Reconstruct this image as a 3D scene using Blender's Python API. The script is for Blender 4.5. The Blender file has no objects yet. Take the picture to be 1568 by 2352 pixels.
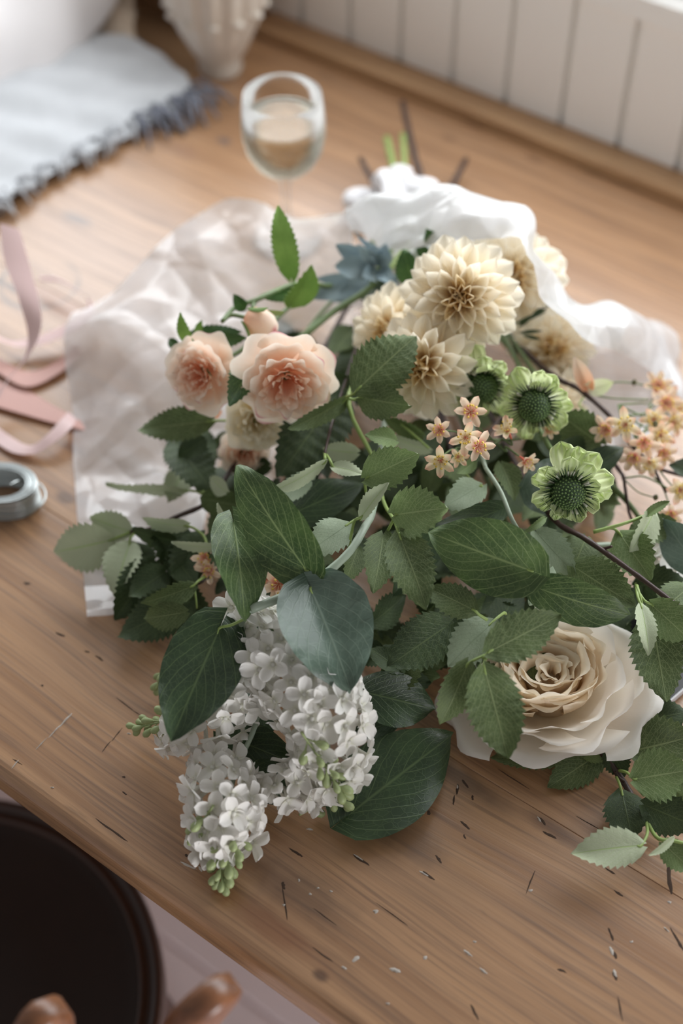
import bpy, math, random
import numpy as np
from mathutils import Matrix, Vector

random.seed(7); rng = np.random.default_rng(7)
scene = bpy.context.scene
col = scene.collection
R = math.radians

# ------------------------------------------------------------------ camera
TZ = 0.75                                   # table top height
CAM = np.array([0.0, 0.0, 1.60]); PITCH = R(49); FPX = 3267.0
FW = np.array([0, math.cos(PITCH), -math.sin(PITCH)]); UP = np.array([0, math.sin(PITCH), math.cos(PITCH)])
RT = np.array([1.0, 0, 0])
cd = bpy.data.cameras.new('camera'); cam = bpy.data.objects.new('camera', cd); col.objects.link(cam)
cam.location = CAM; cam.rotation_euler = (R(90) - PITCH, 0, 0)
cd.sensor_fit = 'VERTICAL'; cd.sensor_height = 36; cd.lens = 50; cd.clip_start = 0.02
cd.dof.use_dof = True; cd.dof.focus_distance = 0.945; cd.dof.aperture_fstop = 2.5
scene.camera = cam

# table directions: DN points to the panelled wall, DS runs along it
DN = np.array([0.592, 0.806, 0.0]); DS = np.array([0.806, -0.592, 0.0])
TANG = math.atan2(-0.592, 0.806)
def Q(s, q, h=0.0): return DS * s + DN * q + np.array([0, 0, TZ + h])
def ray(px, py): return FW + (px - 784) / FPX * RT + (1176 - py) / FPX * UP
def P(px, py, h=0.0):
    r = ray(px, py); return CAM + r * ((TZ + h - CAM[2]) / r[2])
def mpp(p): return float((p - CAM) @ FW) / FPX         # metres per photo pixel at p
def camdir(p):
    d = CAM - p; return d / np.linalg.norm(d)

# ------------------------------------------------------------------ light
w = bpy.data.worlds.new('room_light'); scene.world = w; w.use_nodes = True
bg = w.node_tree.nodes['Background']; bg.inputs[0].default_value = (1.0, 0.975, 0.955, 1); bg.inputs[1].default_value = 0.275
def area(name, loc, target, sx, sy, power, color):
    l = bpy.data.lights.new(name, 'AREA'); l.shape = 'RECTANGLE'; l.size = sx; l.size_y = sy; l.energy = power; l.color = color
    o = bpy.data.objects.new(name, l); col.objects.link(o); o.location = loc
    o.rotation_euler = (Vector(target) - Vector(loc)).to_track_quat('-Z', 'Y').to_euler()
    return o
# daylight through the window above the panelling, and through a window beyond the bench end
area('window_daylight', Q(-0.78, 1.13, 0.53), Q(-0.70, 0.0, 0.515), 2.5, 0.62, 28, (0.93, 0.97, 1.0))
area('side_window_daylight', Q(-2.5, 0.45, 0.85), Q(0, 0.45, 0.15), 1.3, 1.3, 2.5, (0.95, 0.98, 1.0))
# added fill lamp, kept below table height to brighten the floor and chair
area('floor_fill', Q(1.9, -0.35, -0.30), Q(-0.4, 0.1, -0.6), 1.1, 0.8, 52, (0.97, 0.97, 1.0))
vs = scene.view_settings; vs.view_transform = 'Standard'; vs.look = 'None'; vs.exposure = 0.04; vs.gamma = 1.0; vs.use_curve_mapping = False

# ------------------------------------------------------------------ node helpers
def srgb(r, g, b):
    f = lambda c: (c / 255 / 12.92) if c / 255 <= 0.04045 else ((c / 255 + 0.055) / 1.055) ** 2.4
    return (f(r), f(g), f(b), 1)
class NT:
    def __init__(s, name):
        s.m = bpy.data.materials.new(name); s.m.use_nodes = True; s.t = s.m.node_tree; s.n = s.t.nodes
        s.b = s.n['Principled BSDF']; s.out = s.n['Material Output']
    def put(s, sock, v):
        if isinstance(v, bpy.types.NodeSocket): s.t.links.new(v, sock)
        elif v is not None: sock.default_value = v
    def node(s, typ, ins=None, out=0, **kw):
        n = s.n.new(typ)
        for k, v in kw.items(): setattr(n, k, v)
        for k, v in (ins or {}).items(): s.put(n.inputs[k], v)
        return n.outputs[out]
    def math(s, op, a, b=None, c=None, clamp=False):
        n = s.n.new('ShaderNodeMath'); n.operation = op; n.use_clamp = clamp
        s.put(n.inputs[0], a)
        if b is not None: s.put(n.inputs[1], b)
        if c is not None: s.put(n.inputs[2], c)
        return n.outputs[0]
    def rng(s, v, a, b, c=0.0, d=1.0, smooth=True):
        return s.node('ShaderNodeMapRange', {0: v, 1: a, 2: b, 3: c, 4: d}, interpolation_type='SMOOTHSTEP' if smooth else 'LINEAR')
    def mix(s, f, a, b, blend='MIX'):
        n = s.n.new('ShaderNodeMix'); n.data_type = 'RGBA'; n.blend_type = blend
        s.put(n.inputs[0], f); s.put(n.inputs[6], a); s.put(n.inputs[7], b); return n.outputs[2]
    def ramp(s, f, stops):
        n = s.n.new('ShaderNodeValToRGB'); e = n.color_ramp.elements
        while len(e) < len(stops): e.new(0.5)
        for i, (p, c) in enumerate(stops): e[i].position = p; e[i].color = c
        s.put(n.inputs[0], f); return n.outputs[0]
    def noise(s, vec, scale, detail=3, rough=0.5):
        return s.node('ShaderNodeTexNoise', {'Vector': vec, 'Scale': scale, 'Detail': detail, 'Roughness': rough})
    def obj(s): return s.node('ShaderNodeTexCoord', out=3)
    def uv(s):
        o = s.node('ShaderNodeTexCoord', out=2); n = s.n.new('ShaderNodeSeparateXYZ'); s.t.links.new(o, n.inputs[0]); return o, n.outputs[0], n.outputs[1]
    def scale(s, vec, sc, off=None):
        n = s.n.new('ShaderNodeMapping'); s.put(n.inputs[0], vec); n.inputs[3].default_value = sc
        if off is not None: s.put(n.inputs[1], off)
        return n.outputs[0]
    def bump(s, h, strength=0.3, dist=0.001):
        s.put(s.b.inputs['Normal'], s.node('ShaderNodeBump', {'Strength': strength, 'Distance': dist, 'Height': h}))
    def translucent(s, colour, f):
        tr = s.node('ShaderNodeBsdfTranslucent', {0: colour})
        mx = s.node('ShaderNodeMixShader', {0: f, 1: s.b.outputs[0], 2: tr}); s.t.links.new(mx, s.out.inputs[0])
    def fin(s, color=None, rough=0.5, spec=0.5, metal=0.0):
        if color is not None: s.put(s.b.inputs['Base Color'], color)
        s.put(s.b.inputs['Roughness'], rough); s.put(s.b.inputs['Specular IOR Level'], spec); s.put(s.b.inputs['Metallic'], metal)
        return s.m

def simple(name, c, rough=0.5, var=0.15, scale=60, spec=0.5, metal=0.0, bump=0.0):
    t = NT(name); n = t.noise(t.obj(), scale)
    c2 = tuple(x * (1 - var) for x in c[:3]) + (1,)
    k = t.mix(n, c2, c)
    if bump: t.bump(n, bump)
    return t.fin(k, rough, spec, metal)

def leaf_mat(name, dark, light, vein, pale, nside=9, slant=0.42, net=14, rough=0.5, vamt=0.6, spec=0.4, pvein=None, trans=0.16, bump=0.35):
    t = NT(name); uv, u, v = t.uv()
    a = t.math('MULTIPLY', t.math('ABSOLUTE', t.math('SUBTRACT', u, 0.5)), 2.0)
    mid = t.rng(a, 0.0, 0.055, 1, 0)
    wob = t.math('MULTIPLY', t.math('SUBTRACT', t.noise(uv, 5, 1), 0.5), 0.05)
    tt = t.math('MULTIPLY', t.math('ADD', t.math('SUBTRACT', v, t.math('MULTIPLY', a, slant)), wob), float(nside))
    side = t.rng(t.math('PINGPONG', tt, 0.5), 0.0, 0.075, 1, 0)
    vor = t.node('ShaderNodeTexVoronoi', {'Vector': t.scale(uv, (1.0, 1.5, 1)), 'Scale': float(net)}, feature='DISTANCE_TO_EDGE')
    netw = t.math('MULTIPLY', t.rng(vor, 0.0, 0.08, 1, 0), 0.5 if nside > 7 else 0.32)
    ve = t.math('MAXIMUM', t.math('MAXIMUM', mid, t.math('MULTIPLY', side, 0.85)), netw)
    rnd = t.node('ShaderNodeObjectInfo', out=5)
    n1 = t.noise(t.obj(), 45, 3)
    base = t.mix(t.math('ADD', t.math('MULTIPLY', t.rng(n1, 0.35, 0.7), 0.65), t.math('MULTIPLY', rnd, 0.35)), dark, light)
    c = t.mix(t.math('MULTIPLY', ve, vamt), base, vein)
    weave = t.noise(t.obj(), 900, 1)
    c = t.mix(t.math('MULTIPLY', weave, 0.18), c, (0.02, 0.03, 0.012, 1))
    pl = t.mix(t.math('MULTIPLY', n1, 0.5), pale, tuple(x * 0.72 for x in pale[:3]) + (1,))
    pl = t.mix(t.math('MULTIPLY', t.math('MAXIMUM', mid, t.math('MULTIPLY', side, 0.4)), 0.8), pl, pvein or tuple(x * 0.6 for x in pale[:3]) + (1,))
    bf = t.node('ShaderNodeNewGeometry', out=6)
    c = t.mix(bf, c, pl)
    t.bump(ve, bump, 0.0008)
    t.translucent(c, trans)
    return t.fin(c, rough, spec)

def petal_mat(name, stops, rough=0.55, trans=0.3, edge=None, edge_amt=0.0, streak=0.25):
    t = NT(name); uv, u, v = t.uv()
    n = t.noise(t.scale(uv, (14, 1.2, 1)), 2.0, 2)
    vv = t.math('ADD', v, t.math('MULTIPLY', t.math('SUBTRACT', n, 0.5), streak))
    c = t.ramp(vv, stops)
    if edge:
        rnd = t.node('ShaderNodeObjectInfo', out=5)
        a = t.math('ABSOLUTE', t.math('SUBTRACT', u, t.math('ADD', 0.25, t.math('MULTIPLY', rnd, 0.5))))
        f = t.math('MULTIPLY', t.rng(v, 0.9, 1.0), t.rng(a, 0.0, 0.24, 1, 0))
        f = t.math('MULTIPLY', f, t.rng(rnd, 0.55, 0.6)); c = t.mix(t.math('MULTIPLY', f, edge_amt), c, edge)
    t.bump(n, 0.15, 0.0006)
    t.translucent(c, trans)
    return t.fin(c, rough, 0.3)

# ------------------------------------------------------------------ materials
M = {}
def wood(name, a, b, dark, rough=0.42, table=False):
    t = NT(name); ob = t.obj(); rnd = t.node('ShaderNodeObjectInfo', out=5)
    off = t.node('ShaderNodeCombineXYZ', {0: t.math('MULTIPLY', rnd, 7.0), 1: t.math('MULTIPLY', rnd, 3.0), 2: 0.0})
    warp = t.noise(t.scale(ob, (2.2, 6, 6), off), 1.0, 2)
    wv = t.node('ShaderNodeVectorMath', {0: ob, 1: t.node('ShaderNodeCombineXYZ', {0: 0.0, 1: t.math('MULTIPLY', t.math('SUBTRACT', warp, 0.5), 0.035), 2: 0.0})}, operation='ADD')
    g1 = t.noise(t.scale(wv, (2.2, 90, 40), off), 1.0, 5, 0.65)
    g2 = t.noise(t.scale(wv, (9.0, 330, 150), off), 1.0, 3, 0.6)
    blot = t.noise(t.scale(ob, (3.5, 7, 6), off), 1.0, 4, 0.6)
    c = t.mix(t.rng(g1, 0.3, 0.72), a, b)
    c = t.mix(t.math('MULTIPLY', t.rng(g2, 0.46, 0.74), 0.58), c, dark)
    c = t.mix(t.math('MULTIPLY', t.rng(blot, 0.50, 0.72), 0.55), c, tuple(x * 0.62 for x in a[:3]) + (1,))
    if table:
        grime = t.noise(t.scale(ob, (10, 60, 30), off), 1.0, 4, 0.7)
        c = t.mix(t.math('MULTIPLY', t.math('MULTIPLY', t.rng(grime, 0.6, 0.75), t.rng(blot, 0.4, 0.6)), 0.55), c, srgb(62, 46, 36))
        pos = t.node('ShaderNodeNewGeometry', out=0)
        for (px, py, ra, rb, kc, ka) in KNOTS:
            p = P(px, py, 0)
            loc = t.node('ShaderNodeVectorMath', {0: pos, 1: tuple(p)}, operation='SUBTRACT')
            dx = t.node('ShaderNodeVectorMath', {0: loc, 1: tuple(DS / ra)}, out=1, operation='DOT_PRODUCT')
            dy = t.node('ShaderNodeVectorMath', {0: loc, 1: tuple(DN / rb)}, out=1, operation='DOT_PRODUCT')
            d = t.math('SQRT', t.math('ADD', t.math('MULTIPLY', dx, dx), t.math('MULTIPLY', dy, dy)))
            d = t.math('ADD', d, t.math('MULTIPLY', t.math('SUBTRACT', t.noise(ob, 60, 2), 0.5), 0.8))
            c = t.mix(t.math('MULTIPLY', t.rng(d, 0.25, 1.1, 1, 0), ka), c, kc)
        # ring left on the wood by a cup
        p = P(90, 650, 0); loc = t.node('ShaderNodeVectorMath', {0: pos, 1: tuple(p)}, operation='SUBTRACT')
        L = t.node('ShaderNodeVectorMath', {0: loc}, out=1, operation='LENGTH')
        rg = t.rng(t.math('ABSOLUTE', t.math('SUBTRACT', L, 0.036)), 0.001, 0.0035, 1, 0)
        c = t.mix(t.math('MULTIPLY', rg, t.math('MULTIPLY', t.rng(t.noise(pos, 22, 1), 0.4, 0.6), 0.7)), c, srgb(70, 58, 50))
    t.bump(t.math('ADD', g1, t.math('MULTIPLY', g2, 0.7)), 0.28, 0.0008)
    t.b.inputs['Coat Weight'].default_value = 0.72 if table else 0.2; t.b.inputs['Coat Roughness'].default_value = 0.27; t.b.inputs['Coat IOR'].default_value = 1.62 if table else 1.5
    return t.fin(c, t.rng(g2, 0.3, 0.8, rough - 0.06, rough + 0.12), 0.5)
KB = srgb(62, 44, 34)
KNOTS = [(308, 297, .009, .006, KB, .9), (515, 324, .012, .008, srgb(92, 86, 88), .75), (178, 503, .022, .010, srgb(96, 84, 80), .7), (425, 348, .02, .012, srgb(150, 110, 84), .5),
         (1095, 288, .022, .007, srgb(105, 66, 42), .8), (1225, 365, .016, .007, srgb(110, 76, 52), .6), (1030, 318, .012, .008, srgb(120, 86, 62), .5), (1360, 395, .02, .006, srgb(105, 74, 50), .7),
         (130, 700, .06, .02, srgb(150, 98, 64), .6), (40, 668, .045, .005, srgb(60, 44, 34), .7), (735, 2240, .007, .005, srgb(84, 58, 42), .8), (950, 1935, .03, .018, srgb(84, 62, 48), .5),
         (700, 2050, .05, .02, srgb(86, 64, 50), .45), (860, 1760, .04, .02, srgb(90, 62, 44), .5), (1060, 1790, .05, .01, srgb(78, 54, 40), .6), (560, 1960, .04, .012, srgb(92, 62, 42), .4), (1270, 1905, .03, .008, srgb(90, 62, 46), .6),
         (610, 2120, .06, .012, srgb(128, 74, 40), .5), (170, 1030, .02, .006, srgb(88, 62, 46), .6), (150, 1145, .012, .006, srgb(80, 56, 42), .7)]
M['table'] = wood('pine_worn', srgb(182, 140, 102), srgb(150, 110, 77), srgb(96, 68, 48), 0.33, True)
M['bench'] = wood('pine_bench', srgb(178, 142, 106), srgb(156, 118, 84), srgb(118, 84, 58), 0.5)
M['trimwood'] = wood('pine_trim', srgb(196, 158, 118), srgb(178, 138, 98), srgb(130, 92, 62), 0.42)
M['slat'] = wood('stained_slat', srgb(134, 86, 54), srgb(98, 60, 38), srgb(60, 36, 24), 0.35)
M['seat'] = simple('dark_seat', srgb(44, 30, 25), 0.5, 0.35, 25, 0.35, bump=0.15)
M['rim'] = simple('dark_rim', srgb(64, 42, 34), 0.32, 0.35, 30, 0.5)
M['wallpaint'] = simple('cream_paint', srgb(247, 244, 239), 0.5, 0.04, 8, 0.4)
M['floor'] = simple('white_floor_paint', srgb(226, 212, 214), 0.45, 0.07, 6, 0.4)
M['gouge'] = simple('gouge_dark', srgb(84, 64, 50), 0.9, 0.6, 500)
M['fleck'] = simple('paint_fleck', srgb(205, 196, 186), 0.7, 0.25, 400)
M['twig'] = simple('dark_twig', srgb(72, 50, 44), 0.45, 0.5, 120, bump=0.3)
M['stem'] = simple('green_stem', srgb(112, 134, 84), 0.5, 0.3, 90)
M['greystem'] = simple('grey_green_stem', srgb(164, 178, 158), 0.45, 0.3, 90)
M['petiole'] = simple('lime_petiole', srgb(148, 170, 96), 0.5, 0.2, 80)
M['bud'] = simple('lilac_bud', srgb(164, 178, 124), 0.5, 0.3, 150)
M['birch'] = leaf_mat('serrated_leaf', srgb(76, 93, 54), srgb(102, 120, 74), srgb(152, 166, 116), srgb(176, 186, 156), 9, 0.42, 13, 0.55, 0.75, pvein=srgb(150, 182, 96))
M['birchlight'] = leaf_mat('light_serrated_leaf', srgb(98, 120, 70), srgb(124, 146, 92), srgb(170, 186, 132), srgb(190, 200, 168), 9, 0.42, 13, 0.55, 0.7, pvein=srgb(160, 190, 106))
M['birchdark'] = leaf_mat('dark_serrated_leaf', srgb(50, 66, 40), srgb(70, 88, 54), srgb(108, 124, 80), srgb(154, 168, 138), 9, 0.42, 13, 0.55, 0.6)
M['grey'] = leaf_mat('grey_leaf', srgb(150, 166, 138), srgb(170, 184, 158), srgb(122, 142, 110), srgb(180, 194, 164), 9, 0.42, 13, 0.6, 0.5)
M['smooth'] = leaf_mat('smooth_leaf', srgb(54, 76, 42), srgb(88, 112, 62), srgb(150, 168, 112), srgb(130, 148, 116), 6, 0.6, 15, 0.42, 0.7, 0.45, bump=0.25)
M['smoothdark'] = leaf_mat('dark_smooth_leaf', srgb(40, 58, 37), srgb(58, 80, 48), srgb(106, 126, 82), srgb(112, 130, 108), 6, 0.6, 14, 0.38, 0.6, 0.5, bump=0.22)
M['smoothsheen'] = leaf_mat('blue_sheen_leaf', srgb(76, 96, 82), srgb(104, 124, 110), srgb(142, 160, 142), srgb(132, 148, 140), 6, 0.6, 9, 0.36, 0.45, 0.6, bump=0.2)  # smooth leaf with the sky's bluish sheen put into its base colour
M['roseleaf'] = leaf_mat('bright_rose_leaf', srgb(104, 142, 62), srgb(132, 168, 82), srgb(92, 122, 56), srgb(150, 172, 110), 7, 0.4, 14, 0.5, 0.35)
M['rosedark'] = leaf_mat('veined_rose_leaf', srgb(40, 76, 36), srgb(64, 106, 50), srgb(132, 166, 92), srgb(140, 160, 112), 8, 0.4, 13, 0.45, 0.6)
M['holly'] = leaf_mat('blue_holly_leaf', srgb(140, 162, 174), srgb(172, 192, 200), srgb(180, 200, 206), srgb(168, 188, 196), 5, 0.5, 9, 0.5, 0.3)
M['dahlia'] = petal_mat('dahlia_petal', [(0.0, srgb(244, 196, 128)), (0.22, srgb(250, 226, 182)), (0.5, srgb(253, 243, 222)), (1.0, srgb(254, 248, 234))], 0.55, 0.36, streak=0.12)
M['dahliain'] = petal_mat('dahlia_inner_petal', [(0.0, srgb(250, 200, 128)), (0.45, srgb(252, 228, 180)), (1.0, srgb(253, 240, 210))], 0.55, 0.36, streak=0.12)
M['dcore'] = simple('dahlia_core', srgb(250, 212, 136), 0.6, 0.3, 200)
M['rose'] = petal_mat('rose_outer_petal', [(0.0, srgb(250, 236, 206)), (0.45, srgb(253, 246, 234)), (1.0, srgb(254, 251, 246))], 0.5, 0.36, streak=0.12)
M['rosein'] = petal_mat('rose_inner_petal', [(0.0, srgb(248, 222, 186)), (0.5, srgb(251, 234, 208)), (1.0, srgb(252, 243, 226))], 0.5, 0.4, streak=0.12)
M['peach'] = petal_mat('peach_petal', [(0.0, srgb(250, 196, 160)), (0.45, srgb(252, 224, 202)), (1.0, srgb(253, 243, 230))], 0.5, 0.36, srgb(206, 90, 120), 0.85)
M['peachin'] = petal_mat('peach_inner_petal', [(0.0, srgb(246, 178, 138)), (0.6, srgb(251, 214, 188)), (1.0, srgb(253, 234, 216))], 0.5, 0.36)
M['creamrose'] = petal_mat('cream_petal', [(0.0, srgb(226, 196, 130)), (0.5, srgb(240, 228, 196)), (1.0, srgb(246, 240, 224))], 0.5, 0.3)
M['lilac'] = petal_mat('lilac_petal', [(0.0, srgb(226, 226, 208)), (0.3, srgb(240, 238, 232)), (1.0, srgb(246, 244, 240))], 0.5, 0.3)
M['blossom'] = petal_mat('blossom_petal', [(0.0, srgb(244, 138, 118)), (0.25, srgb(249, 190, 170)), (0.55, srgb(252, 234, 212)), (0.86, srgb(252, 232, 210)), (1.0, srgb(246, 200, 178))], 0.5, 0.25, streak=0.3)
M['blossom2'] = petal_mat('pale_blossom_petal', [(0.0, srgb(246, 232, 176)), (0.5, srgb(252, 242, 214)), (0.8, srgb(252, 222, 196)), (1.0, srgb(246, 190, 168))], 0.5, 0.25, streak=0.3)
M['yellow'] = simple('yellow_anther', srgb(240, 208, 96), 0.6, 0.25, 200)
M['filament'] = simple('cream_filament', srgb(246, 224, 196), 0.6, 0.1, 200)
M['scabpetal'] = petal_mat('scabiosa_petal', [(0.0, srgb(250, 251, 240)), (0.35, srgb(240, 247, 212)), (1.0, srgb(228, 241, 184))], 0.55, 0.35)
M['scabcone'] = simple('scabiosa_cone', srgb(54, 78, 42), 0.6, 0.4, 200)
M['scabbump'] = simple('scabiosa_bead', srgb(118, 146, 86), 0.5, 0.3, 300)
M['scabspike'] = simple('scabiosa_spike', srgb(58, 88, 44), 0.5, 0.4, 200)
M['ribbon'] = petal_mat('pink_satin', [(0.0, srgb(226, 196, 194)), (1.0, srgb(234, 208, 206))], 0.35, 0.2)
M['ribbondark'] = petal_mat('dusky_satin', [(0.0, srgb(206, 160, 150)), (1.0, srgb(214, 170, 160))], 0.4, 0.15)
M['wire'] = simple('silver_wire', srgb(196, 202, 202), 0.3, 0.15, 100, metal=1.0)
M['throw'] = simple('white_throw', srgb(206, 208, 211), 0.9, 0.12, 60, 0.1, bump=0.5)
M['fringe'] = simple('slate_fringe', srgb(136, 139, 150), 0.9, 0.3, 60, 0.1)
M['pillow'] = simple('white_linen', srgb(240, 236, 236), 0.85, 0.06, 30, 0.1, bump=0.2)
M['tanblanket'] = simple('tan_wool', srgb(206, 188, 168), 0.9, 0.12, 50, 0.1, bump=0.3)
M['ceramic'] = simple('cream_ceramic', srgb(226, 216, 204), 0.5, 0.12, 50, 0.4)
M['tissue'] = simple('white_tissue', srgb(238, 236, 238), 0.7, 0.08, 40, 0.2)
M['black'] = simple('black_card', srgb(18, 18, 19), 0.35, 0.3, 60)
M['whiteedge'] = simple('white_edge', srgb(220, 220, 224), 0.4, 0.05, 60)
M['olivebud'] = simple('olive_bud', srgb(104, 104, 70), 0.5, 0.4, 120)
def film(name, alpha, tint):
    t = NT(name); ob = t.obj()
    n = t.noise(ob, 18, 4)
    wv = t.node('ShaderNodeVectorMath', {0: ob, 1: t.node('ShaderNodeVectorMath', {0: t.node('ShaderNodeTexNoise', {'Vector': ob, 'Scale': 9.0}, out=1), 3: 0.06}, operation='SCALE')}, operation='ADD')
    v1 = t.node('ShaderNodeTexVoronoi', {'Vector': wv, 'Scale': 8.0}, feature='DISTANCE_TO_EDGE'); v2 = t.node('ShaderNodeTexVoronoi', {'Vector': wv, 'Scale': 19.0}, feature='DISTANCE_TO_EDGE')
    t.bump(t.math('ADD', v1, t.math('MULTIPLY', v2, 0.4)), 0.8, 0.03)
    t.fin(tint, 0.2, 1.0)
    tr = t.node('ShaderNodeBsdfTranslucent', {0: tint}); m1 = t.node('ShaderNodeMixShader', {0: 0.4, 1: t.b.outputs[0], 2: tr})
    tp = t.node('ShaderNodeBsdfTransparent', {0: (1, 1, 1, 1)})
    a = t.rng(n, 0.3, 0.7, alpha - 0.07, alpha + 0.10)
    m2 = t.node('ShaderNodeMixShader', {0: a, 1: tp, 2: m1}); t.t.links.new(m2, t.out.inputs[0])
    return t.m
M['film'] = film('frosted_film', 0.70, (0.96, 0.96, 0.98, 1))
M['hood'] = film('folded_film', 0.84, (0.9, 0.9, 0.91, 1))
def glass(name, c, ior, rough=0.0):
    t = NT(name); t.fin(c, rough, 0.5); t.b.inputs['Transmission Weight'].default_value = 1.0; t.b.inputs['IOR'].default_value = ior
    # thin clear glass: lets the daylight through to what stands behind it
    return t.m
def thin_glass(name):
    t = NT(name); lw = t.node('ShaderNodeFresnel', {0: 1.22}); gl = t.node('ShaderNodeBsdfGlossy', {0: (1, 1, 1, 1), 1: 0.03}); tp = t.node('ShaderNodeBsdfTransparent', {0: (0.97, 0.97, 0.965, 1)})
    df = t.node('ShaderNodeBsdfDiffuse', {0: (0.9, 0.9, 0.9, 1)}); g2 = t.node('ShaderNodeMixShader', {0: 0.45, 1: gl, 2: df})
    mx = t.node('ShaderNodeMixShader', {0: lw, 1: tp, 2: g2}); t.t.links.new(mx, t.out.inputs[0]); return t.m
M['glass'] = thin_glass('clear_glass')
def wine_mat(name):
    t = NT(name); lw = t.node('ShaderNodeFresnel', {0: 1.33}); gl = t.node('ShaderNodeBsdfGlossy', {0: (1, 1, 1, 1), 1: 0.02}); tp = t.node('ShaderNodeBsdfTransparent', {0: (0.97, 0.955, 0.87, 1)})
    rf = t.node('ShaderNodeBsdfRefraction', {0: (0.985, 0.975, 0.90, 1), 1: 0.0, 2: 1.33}); m0 = t.node('ShaderNodeMixShader', {0: 0.45, 1: tp, 2: rf}); mx = t.node('ShaderNodeMixShader', {0: lw, 1: m0, 2: gl}); t.t.links.new(mx, t.out.inputs[0]); return t.m
M['wine'] = wine_mat('white_wine')

# ------------------------------------------------------------------ object helpers
WM = {}                                           # world matrix of every object made here
def reg(o, mw, parent):
    o.matrix_basis = mw; WM[o] = mw.copy()
    if parent is not None:
        o.parent = parent; o.matrix_parent_inverse = WM[parent].inverted()
    col.objects.link(o); return o
def tag(o, label, cat, group=None, kind=None):
    if label: o['label'] = label
    if cat: o['category'] = cat
    if group: o['group'] = group
    if kind: o['kind'] = kind
    return o
def thing(name, loc, label, cat, group=None):
    o = bpy.data.objects.new(name, None); o.empty_display_size = 0.02
    reg(o, Matrix.Translation(Vector(loc)), None); return tag(o, label, cat, group)
def mesh_data(name, V, F, mat, UV=None, smooth=True):
    me = bpy.data.meshes.new(name); me.from_pydata([tuple(map(float, v)) for v in V], [], [tuple(map(int, f)) for f in F])
    mats = mat if isinstance(mat, list) else [mat]
    for m in mats: me.materials.append(m)
    if UV is not None:
        L = me.uv_layers.new(name='UVMap'); li = np.zeros(len(me.loops), dtype=np.int32); me.loops.foreach_get('vertex_index', li)
        L.data.foreach_set('uv', np.asarray(UV, dtype=np.float32)[li].ravel())
    if smooth: me.polygons.foreach_set('use_smooth', [True] * len(me.polygons))
    me.update(); return me
def make(name, V, F, mat, parent=None, UV=None, smooth=True):
    V = np.asarray(V, float); c = V.mean(axis=0)
    return reg(bpy.data.objects.new(name, mesh_data(name, V - c, F, mat, UV, smooth)), Matrix.Translation(Vector(c)), parent)
def place(name, me, mw, parent): return reg(bpy.data.objects.new(name, me), mw, parent)
def join(parts):
    V = []; F = []; U = []; o = 0; has = all(len(p) > 2 for p in parts)
    for p in parts:
        V.append(np.asarray(p[0], float)); F += [tuple(i + o for i in f) for f in p[1]]
        if has: U.append(np.asarray(p[2], float))
        o += len(p[0])
    return (np.vstack(V), F, np.vstack(U)) if has else (np.vstack(V), F)
def gridF(nu, nv, wrap=False):
    F = []
    for j in range(nv - 1):
        for i in range(nu if wrap else nu - 1):
            k = (i + 1) % nu; F.append((j * nu + i, j * nu + k, (j + 1) * nu + k, (j + 1) * nu + i))
    return F
def box(x0, x1, y0, y1, z0, z1):
    V = [(x, y, z) for z in (z0, z1) for y in (y0, y1) for x in (x0, x1)]
    return V, [(0, 2, 3, 1), (4, 5, 7, 6), (0, 1, 5, 4), (1, 3, 7, 5), (3, 2, 6, 7), (2, 0, 4, 6)]
def catmull(pts, n):
    pts = np.asarray(pts, float); m = len(pts)
    if m == 2: return np.array([pts[0] + (pts[1] - pts[0]) * t for t in np.linspace(0, 1, n)])
    E = np.vstack([2 * pts[0] - pts[1], pts, 2 * pts[-1] - pts[-2]]); out = []
    for x in np.linspace(0, m - 1 - 1e-9, n):
        i = int(x); t = x - i; a, b, c, d = E[i:i + 4]
        out.append(0.5 * (2 * b + (c - a) * t + (2 * a - 5 * b + 4 * c - d) * t * t + (3 * b - a - 3 * c + d) * t ** 3))
    return np.array(out)
def tube(path, r0, r1=None, sides=7, n=None, bumps=0.0):
    path = catmull(path, n or max(6, 5 * (len(path) - 1))); r1 = r0 if r1 is None else r1; k = len(path); V = []
    T = np.gradient(path, axis=0); T /= np.linalg.norm(T, axis=1)[:, None] + 1e-12
    ref = np.array([0, 0, 1.0]) if abs(T[0][2]) < 0.9 else RT
    for i in range(k):
        a = np.cross(T[i], ref); a /= np.linalg.norm(a) + 1e-12; b = np.cross(T[i], a)
        r = r0 + (r1 - r0) * i / (k - 1); r *= 1 + bumps * math.sin(i * 2.3)
        for s in range(sides):
            th = 2 * math.pi * s / sides; V.append(path[i] + r * (math.cos(th) * a + math.sin(th) * b))
    F = gridF(sides, k, True); F += [tuple(range(sides))[::-1], tuple(range((k - 1) * sides, k * sides))]
    return np.array(V), F
def lathe(prof, n=48, close=False):
    V = []; m = len(prof)
    for (r, z) in prof:
        for i in range(n): V.append((r * math.cos(2 * math.pi * i / n), r * math.sin(2 * math.pi * i / n), z))
    F = gridF(n, m, True)
    if close: F += [tuple(range(n))[::-1], tuple(range((m - 1) * n, m * n))]
    return np.array(V), F
def frame(z, x=None):
    z = np.asarray(z, float); z = z / np.linalg.norm(z)
    x = np.array([0.3, 0.1, 0.9]) if x is None else np.asarray(x, float)
    if abs(x @ z) > 0.95 * np.linalg.norm(x): x = np.array([1.0, 0.2, 0])
    x = x - (x @ z) * z; x /= np.linalg.norm(x); y = np.cross(z, x); return x, y, z
def mat4(loc, x, y, z, s=1.0):
    m = Matrix.Identity(4)
    for i in range(3): m[i][0] = x[i] * s; m[i][1] = y[i] * s; m[i][2] = z[i] * s; m[i][3] = loc[i]
    return m
def unit(v): v = np.asarray(v, float); return v / np.linalg.norm(v)

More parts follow.
